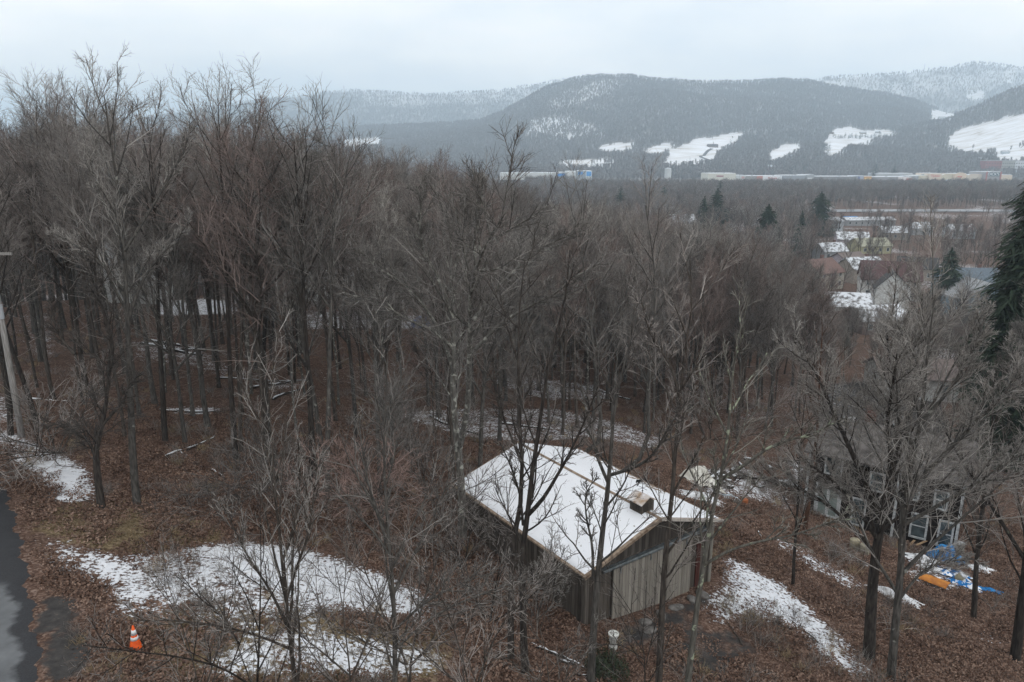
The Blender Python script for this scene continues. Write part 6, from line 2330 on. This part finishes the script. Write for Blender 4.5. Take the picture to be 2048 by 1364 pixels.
def fallen_log(pa, pb, rad, label, seed, snow_=True, name='fallen_log', lift=0.0):
    a_, b2 = ghit(*pa), ghit(*pb)
    rg = np.random.default_rng(seed)
    pts, rr = [], []
    n_ = 12
    for i in range(n_):
        t_ = i / (n_ - 1)
        q = a_ * (1 - t_) + b2 * t_
        q[:2] += rg.normal(0, rad * .35, 2)
        q[2] = gh(q[0], q[1]).item() + rad * .55 + lift
        pts.append(q - a_)
        rr.append(rad * (1 - .45 * t_) * (1 + rg.normal(0, .06)))
    e = empty(name, a_, 0, label, 'log')
    MB().tube(pts, rr, 9).build('trunk', BARK['dark'], e, smooth=True)
    if snow_:
        runs = []
        i = 0
        while i < n_ - 2:
            j = min(n_ - 1, i + int(rg.integers(2, 6)))
            runs.append((i, j))
            i = j + int(rg.integers(0, 2))
        for i, j in runs:
            pp = [pts[k] + np.array([0, 0, rr[k] * .72]) for k in range(i, j + 1)]
            MB().tube(pp, [rr[k] * (.62 if i < k < j else .25) for k in range(i, j + 1)], 7).build('snow_cap', M_SNOW, e, smooth=True)
    sb = MB()
    for k in range(3):
        i = int(rg.integers(3, n_ - 1))
        d_ = _norm(rg.normal(0, 1, 3) + np.array([0, 0, .8]))
        MB().tube([pts[i], pts[i] + d_ * .5, pts[i] + d_ * 1.0 + rg.normal(0, .1, 3)], [rr[i] * .3, rr[i] * .2, .01], 5).build('branch', BARK['dark'], e)
    return e


for i, (pa, pb, rad, lab) in enumerate([
    ((332, 915), (432, 874), .10, 'snow-topped log slanting up to the right in the left wood'),
    ((352, 900), (396, 928), .09, 'short snowy log crossing the slanting log in the left wood'),
    ((422, 940), (450, 956), .07, 'short snow-dusted branch right of the crossed logs'),
    ((52, 800), (138, 806), .13, 'snowy log lying right of the utility pole'),
    ((285, 690), (405, 712), .20, 'long dark log heavy with snow, deep in the left wood'),
    ((300, 682), (392, 700), .16, 'snowy log lying just behind the long dark one'),
    ((320, 700), (398, 700), .16, 'snow-capped log crossing the long dark one'),
    ((505, 778), (582, 764), .14, 'snowy log sloping up to the right behind the lone trunk'),
    ((545, 800), (600, 780), .12, 'dark log partly hidden by trunks, below the sloping snowy log'),
    ((320, 822), (450, 826), .10, 'thin snow-lined log along the streak of snow in the left wood'),
    ((430, 757), (620, 762), .08, 'long thin snowy stem lying level between the trunks'),
    ((1000, 848), (1100, 860), .12, 'dark log lying in the snow patch behind the barn'),
    ((860, 835), (960, 872), .12, 'snowy log at the left end of the snow patch behind the barn'),
    ((1060, 1288), (1168, 1334), .07, 'snowy fallen stem left of the barn corner tree'),
    ((1120, 1322), (1176, 1338), .06, 'second snowy stem beside the one by the barn corner'),
    ((1060, 1345), (1176, 1352), .06, 'snow-topped pole near the bottom edge below the barn'),
    ((1690, 1110), (1760, 1150), .08, 'fallen branch with snow below the dark house'),
    ((1405, 640), (1500, 655), .12, 'log deep in the wood beyond the barn'),
    ((1190, 780), (1260, 800), .12, 'log on the upper snow streak behind the barn'),
    ((1515, 1062), (1530, 1090), .05, 'short white stick on the slope between barn and house'),
]):
    fallen_log(pa, pb, rad, lab, 300 + i)


def draped(px_, py_, w_, d_, hgt, rz, mat, label, seed, name='tarp', cat='tarp', folds=5., snow_=0.0):
    p = ghit(px_, py_)
    rg = np.random.default_rng(seed)
    n_ = 34
    U_, V_ = np.meshgrid(np.linspace(-1, 1, n_), np.linspace(-1, 1, n_))
    edge_ = 1 + .18 * np.sin(folds * np.arctan2(V_, U_) + seed) + .08 * np.sin(folds * 2.3 * np.arctan2(V_, U_))
    X = U_ * w_ / 2 * edge_
    Y = V_ * d_ / 2 * edge_
    r_ = np.sqrt(U_ ** 2 + V_ ** 2)
    Z = hgt * np.exp(-((U_ - .15) ** 2 * 2.2 + (V_ - .1) ** 2 * 2.4)) + hgt * .5 * np.exp(-((U_ + .5) ** 2 * 6 + (V_ + .3) ** 2 * 5))
    Z += (.05 + .09 * hgt) * np.sin(U_ * folds * 1.7 + 2 * np.sin(V_ * 3 + seed)) * np.sin(V_ * folds + U_ * 2) * (1 - .4 * r_)
    c, s_ = math.cos(rz), math.sin(rz)
    WX_, WY_ = p[0] + X * c - Y * s_, p[1] + X * s_ + Y * c
    Zg = gh(WX_, WY_) - p[2] + np.maximum(Z, 0) + .05
    Xl, Yl = WX_ - p[0], WY_ - p[1]
    me_ = grid_mesh(name, Xl, Yl, Zg)
    me_.materials.append(mat)
    o = link(bpy.data.objects.new(name, me_))
    o.location = [float(v) for v in p]
    sd = o.modifiers.new('thick', 'SOLIDIFY')
    sd.thickness = .012
    return tag(o, label, cat)


M_TARP = mat_noise('blue_tarp', (.004, .10, .30), (.012, .21, .50), 2.2, .45, lo=.3, hi=.6)
M_TARP_S = mat_noise('blue_tarp_snowy', (.006, .15, .42), (.74, .77, .82), 4.2, .6, lo=.47, hi=.53)
M_SHEET = mat_noise('white_sheet', (.45, .46, .47), (.72, .74, .77), 2.5, .6)
M_CANVAS = mat_noise('canvas_sheet', (.42, .40, .34), (.66, .65, .60), 2.0, .7)
draped(1890, 1118, 1.7, 1.5, .85, -.5, M_TARP, 'bright blue tarp draped over a tall heap before the dark house', 3)
draped(1902, 1150, 1.6, .9, .35, -.7, M_TARP_S, 'snow-spattered blue tarp spread below the tall blue heap', 4)
draped(1930, 1172, 1.5, .6, .18, -.75, M_TARP_S, 'low end of blue tarp with snow, right of the orange panel', 5)
draped(1978, 1182, 1.1, .45, .10, -.6, M_TARP, 'flat strip of blue tarp farthest down the slope', 6)
draped(1842, 1120, 1.7, 1.2, .30, -.4, M_SHEET, 'white snow-covered sheet left of the blue tarp heap', 7)
draped(1865, 1138, 1.4, .9, .25, -.5, M_SHEET, 'crumpled white sheet just above the orange panel', 8)
draped(1790, 1195, 2.2, 1.1, .30, -.9, M_SHEET, 'white sheet lying alone on brown leaves behind the dark trunks', 9)
draped(1960, 1140, 1.1, 1.0, .22, -.9, M_SHEET, 'pale sheet at the right end of the junk heap', 10)
draped(1398, 965, 2.4, 2.2, 1.1, .2, M_CANVAS, 'cream canvas draped over a heap behind the barn', 11, name='canvas')
draped(1402, 998, 2.8, 1.0, .35, -.2, M_SHEET, 'white sheet with snow at the foot of the cream canvas', 12)
draped(1580, 968, 1.3, 1.0, .30, .1, M_SHEET, 'white sheet tucked against the left corner of the dark house', 13)
draped(1462, 998, 1.1, .6, .25, .1, mat_noise('grey_blue_sheet', (.20, .27, .32), (.60, .66, .70), 3, .6), 'pale blue-grey sheet beside the firewood heap', 14)
# orange panel
p = ghit(1868, 1170)
e = MB()
prof = [(.42 * math.sin(t_), .16 * math.cos(t_) * (1 if abs(t_) < 2 else 1)) for t_ in np.linspace(-1.25, 1.25, 9)]
prof2 = [(x_ * .93, z_ - .03) for x_, z_ in prof]
e.prism(prof + prof2[::-1], -.65, .65)
o = e.build('curved_panel', mat_noise('orange_panel', (.30, .10, .015), (.50, .20, .03), 3, .5), None, loc=(p[0], p[1], p[2] + .20), rz=.75)
tag(o, 'curved orange-brown panel lying beside the snowy blue tarp', 'panel')


def bin_(px_, py_, rad, hgt, colr, label, name='drum', lid=True, tilt=0.):
    p = ghit(px_, py_)
    e = empty(name, p, 0, label, name)
    e.rotation_euler = (tilt, tilt * .5, .3)
    MB().lathe([(rad * .92, 0), (rad, .06), (rad * .97, hgt * .5), (rad, hgt * .94), (rad * .9, hgt)], 18).build('body', flat(name + '_body', colr), e, smooth=True)
    if lid:
        MB().lathe([(rad * 1.04, hgt + .002), (rad * 1.04, hgt + .035), (rad * .8, hgt + .055)], 18).build('lid', MATS['snow'], e)
    return e


bin_(1915, 1158, .20, .42, (.34, .30, .20), 'beige drum between the blue tarps', tilt=.5)
bin_(1708, 1098, .27, .62, (.30, .27, .19), 'beige rounded bin below the french door of the dark house', name='bin', lid=False)
bin_(1728, 1108, .26, .60, (.28, .26, .20), 'second beige bin, right of and below the first', name='bin', lid=False)
bin_(1918, 1105, .24, .60, (.26, .24, .20), 'grey-brown bin behind the blue tarp heap', name='bin')
bin_(1488, 1012, .22, .45, (.30, .10, .04), 'rusty orange drum beside the firewood heap', lid=False)
# capped flue pipe by the barn corner
p = ghit(1226, 1296)
e = empty('capped_pipe', p, 0, 'white-capped ribbed metal pipe standing by the front corner of the barn', 'pipe')
ML = flat('galvanised', (.40, .40, .38), .5)
MB().lathe([(.16, 0), (.16, .12), (.12, .15), (.12, .30), (.15, .33), (.15, .40), (.12, .43), (.12, .55)], 18).build('pipe', ML, e)
cp_ = MB().lathe([(.19, .551), (.20, .62), (.17, .64), (.13, .61)], 20).build('cap', flat('cap_white', (.62, .63, .60), .5), e)
for k in range(4):
    MB().lathe([(.022, .641), (.022, .648)], 8, (.09 * math.cos(k * 1.57), .09 * math.sin(k * 1.57), 0)).build('vent_hole', MATS['dark'], cp_)
# lumber by the house
rg = np.random.default_rng(17)
for k, px_ in enumerate(np.sort(1868 + rg.normal(0, 22, 12))):
    py_ = 1072 + rg.normal(0, 12)
    p = ghit(px_, py_)
    ln_ = 1.2 + 1.4 * rg.random()
    o = MB().box(-ln_ / 2, ln_ / 2, -.06, .06, -.02, .02).build('plank', mat_noise('raw_lumber', (.22, .14, .08), (.46, .33, .20), 3, .8, stretch=(1, 8, 8)), None, loc=(p[0], p[1], p[2] + .12 + .07 * k), rz=.5 + rg.normal(0, .3))
    o.rotation_euler[1] = -.15 + rg.normal(0, .12)
    tag(o, 'loose tan plank, %s from the left in the lumber heap before the dark house' % O1[k], 'plank', 'planks in the lumber heap')
# firewood and rubble behind the barn
for k, px_ in enumerate(np.sort(1464 + rg.normal(0, 26, 24))):
    py_ = 958 + rg.normal(0, 20)
    p = ghit(px_, py_)
    r_ = .09 + .08 * rg.random()
    ln_ = .35 + .35 * rg.random()
    e = empty('firewood_block', (p[0], p[1], p[2] + r_ * .7 + .03 * (k % 4)), rg.random() * 6.28, '%s block of firewood, %s from the left in the heap behind the barn' % ('snow-topped' if k % 3 else 'bare', O1[k]), 'firewood', 'firewood blocks behind the barn')
    MB().tube([(-ln_ / 2, 0, 0), (ln_ / 2, 0, .02)], [r_, r_ * .92], 9).build('block', BARK['brown' if k % 2 else 'dark'], e)
    if k % 3:
        MB().tube([(-ln_ / 2 + .02, 0, r_ * .72), (ln_ / 2 - .02, 0, r_ * .72)], [r_ * .7, r_ * .6], 7).build('snow_cap', M_SNOW, e, smooth=True)
# stones along the barn's foundation
for k, (px_, py_) in enumerate([(1290, 1245), (1322, 1232), (1352, 1216), (1384, 1200), (1300, 1262), (1405, 1190)]):
    p = ghit(px_, py_)
    bm_v = []
    mb = MB().lathe([(.10, -.08), (.22, 0), (.20, .10), (.08, .16)], 9, M=Matrix.Rotation(k * .7, 4, 'Z') @ Matrix.Diagonal((1.3 + .2 * (k % 3), .9, .8 + .2 * (k % 2), 1)))
    o = mb.build('stone', mat_noise('field_stone', (.08, .075, .07), (.2, .19, .18), 5, .9, bump=.5), None, smooth=True, loc=p, rz=k)
    tag(o, 'dark field stone at the foot of the barn doors, %s from the left' % ['first', 'second', 'fourth', 'fifth', 'third', 'sixth'][k], 'stone', 'stones at the barn foundation')
# cars glimpsed near the houses
for k, (px_, py_, nm, rz, lab) in enumerate([(857, 655, 'blue', .3, 'blue car glimpsed between trunks left of the big pale tree'), (1705, 868, 'white', .2, 'white car parked in the paved yard behind the dark house'),
                                             (1790, 860, 'silver', 1.2, 'silver car half hidden behind the roof of the dark house')]):
    p = ghit(px_, py_)
    o = protoc.get(nm)
    o = (o.copy() if o else car_mesh(dict(CARC)[nm], nm))
    if o.name not in COL.objects:
        COL.objects.link(o)
    o.location = [float(v) for v in p]
    o.rotation_euler = (0, 0, rz)
    for kk in ('label', 'category', 'group'):
        if kk in o:
            del o[kk]
    tag(o, lab, 'car')

# ------------------------------------------------------------------ haze over the valley
hz = MB().box(-9200, 9200, -3100, 7400, -190, 520)
M_HAZE = bpy.data.materials.new('haze_air')
M_HAZE.use_nodes = True
_n = M_HAZE.node_tree.nodes
for q in list(_n):
    _n.remove(q)
_o = _n.new('ShaderNodeOutputMaterial')
_v = _n.new('ShaderNodeVolumePrincipled')
_v.inputs['Color'].default_value = (.68, .84, .97, 1)
_v.inputs['Density'].default_value = .00031
_v.inputs['Anisotropy'].default_value = 0.0
M_HAZE.node_tree.links.new(_v.outputs[0], _o.inputs['Volume'])
h_ = hz.build('haze', M_HAZE)
tag(h_, 'pale blue winter haze over the valley', kind='stuff')
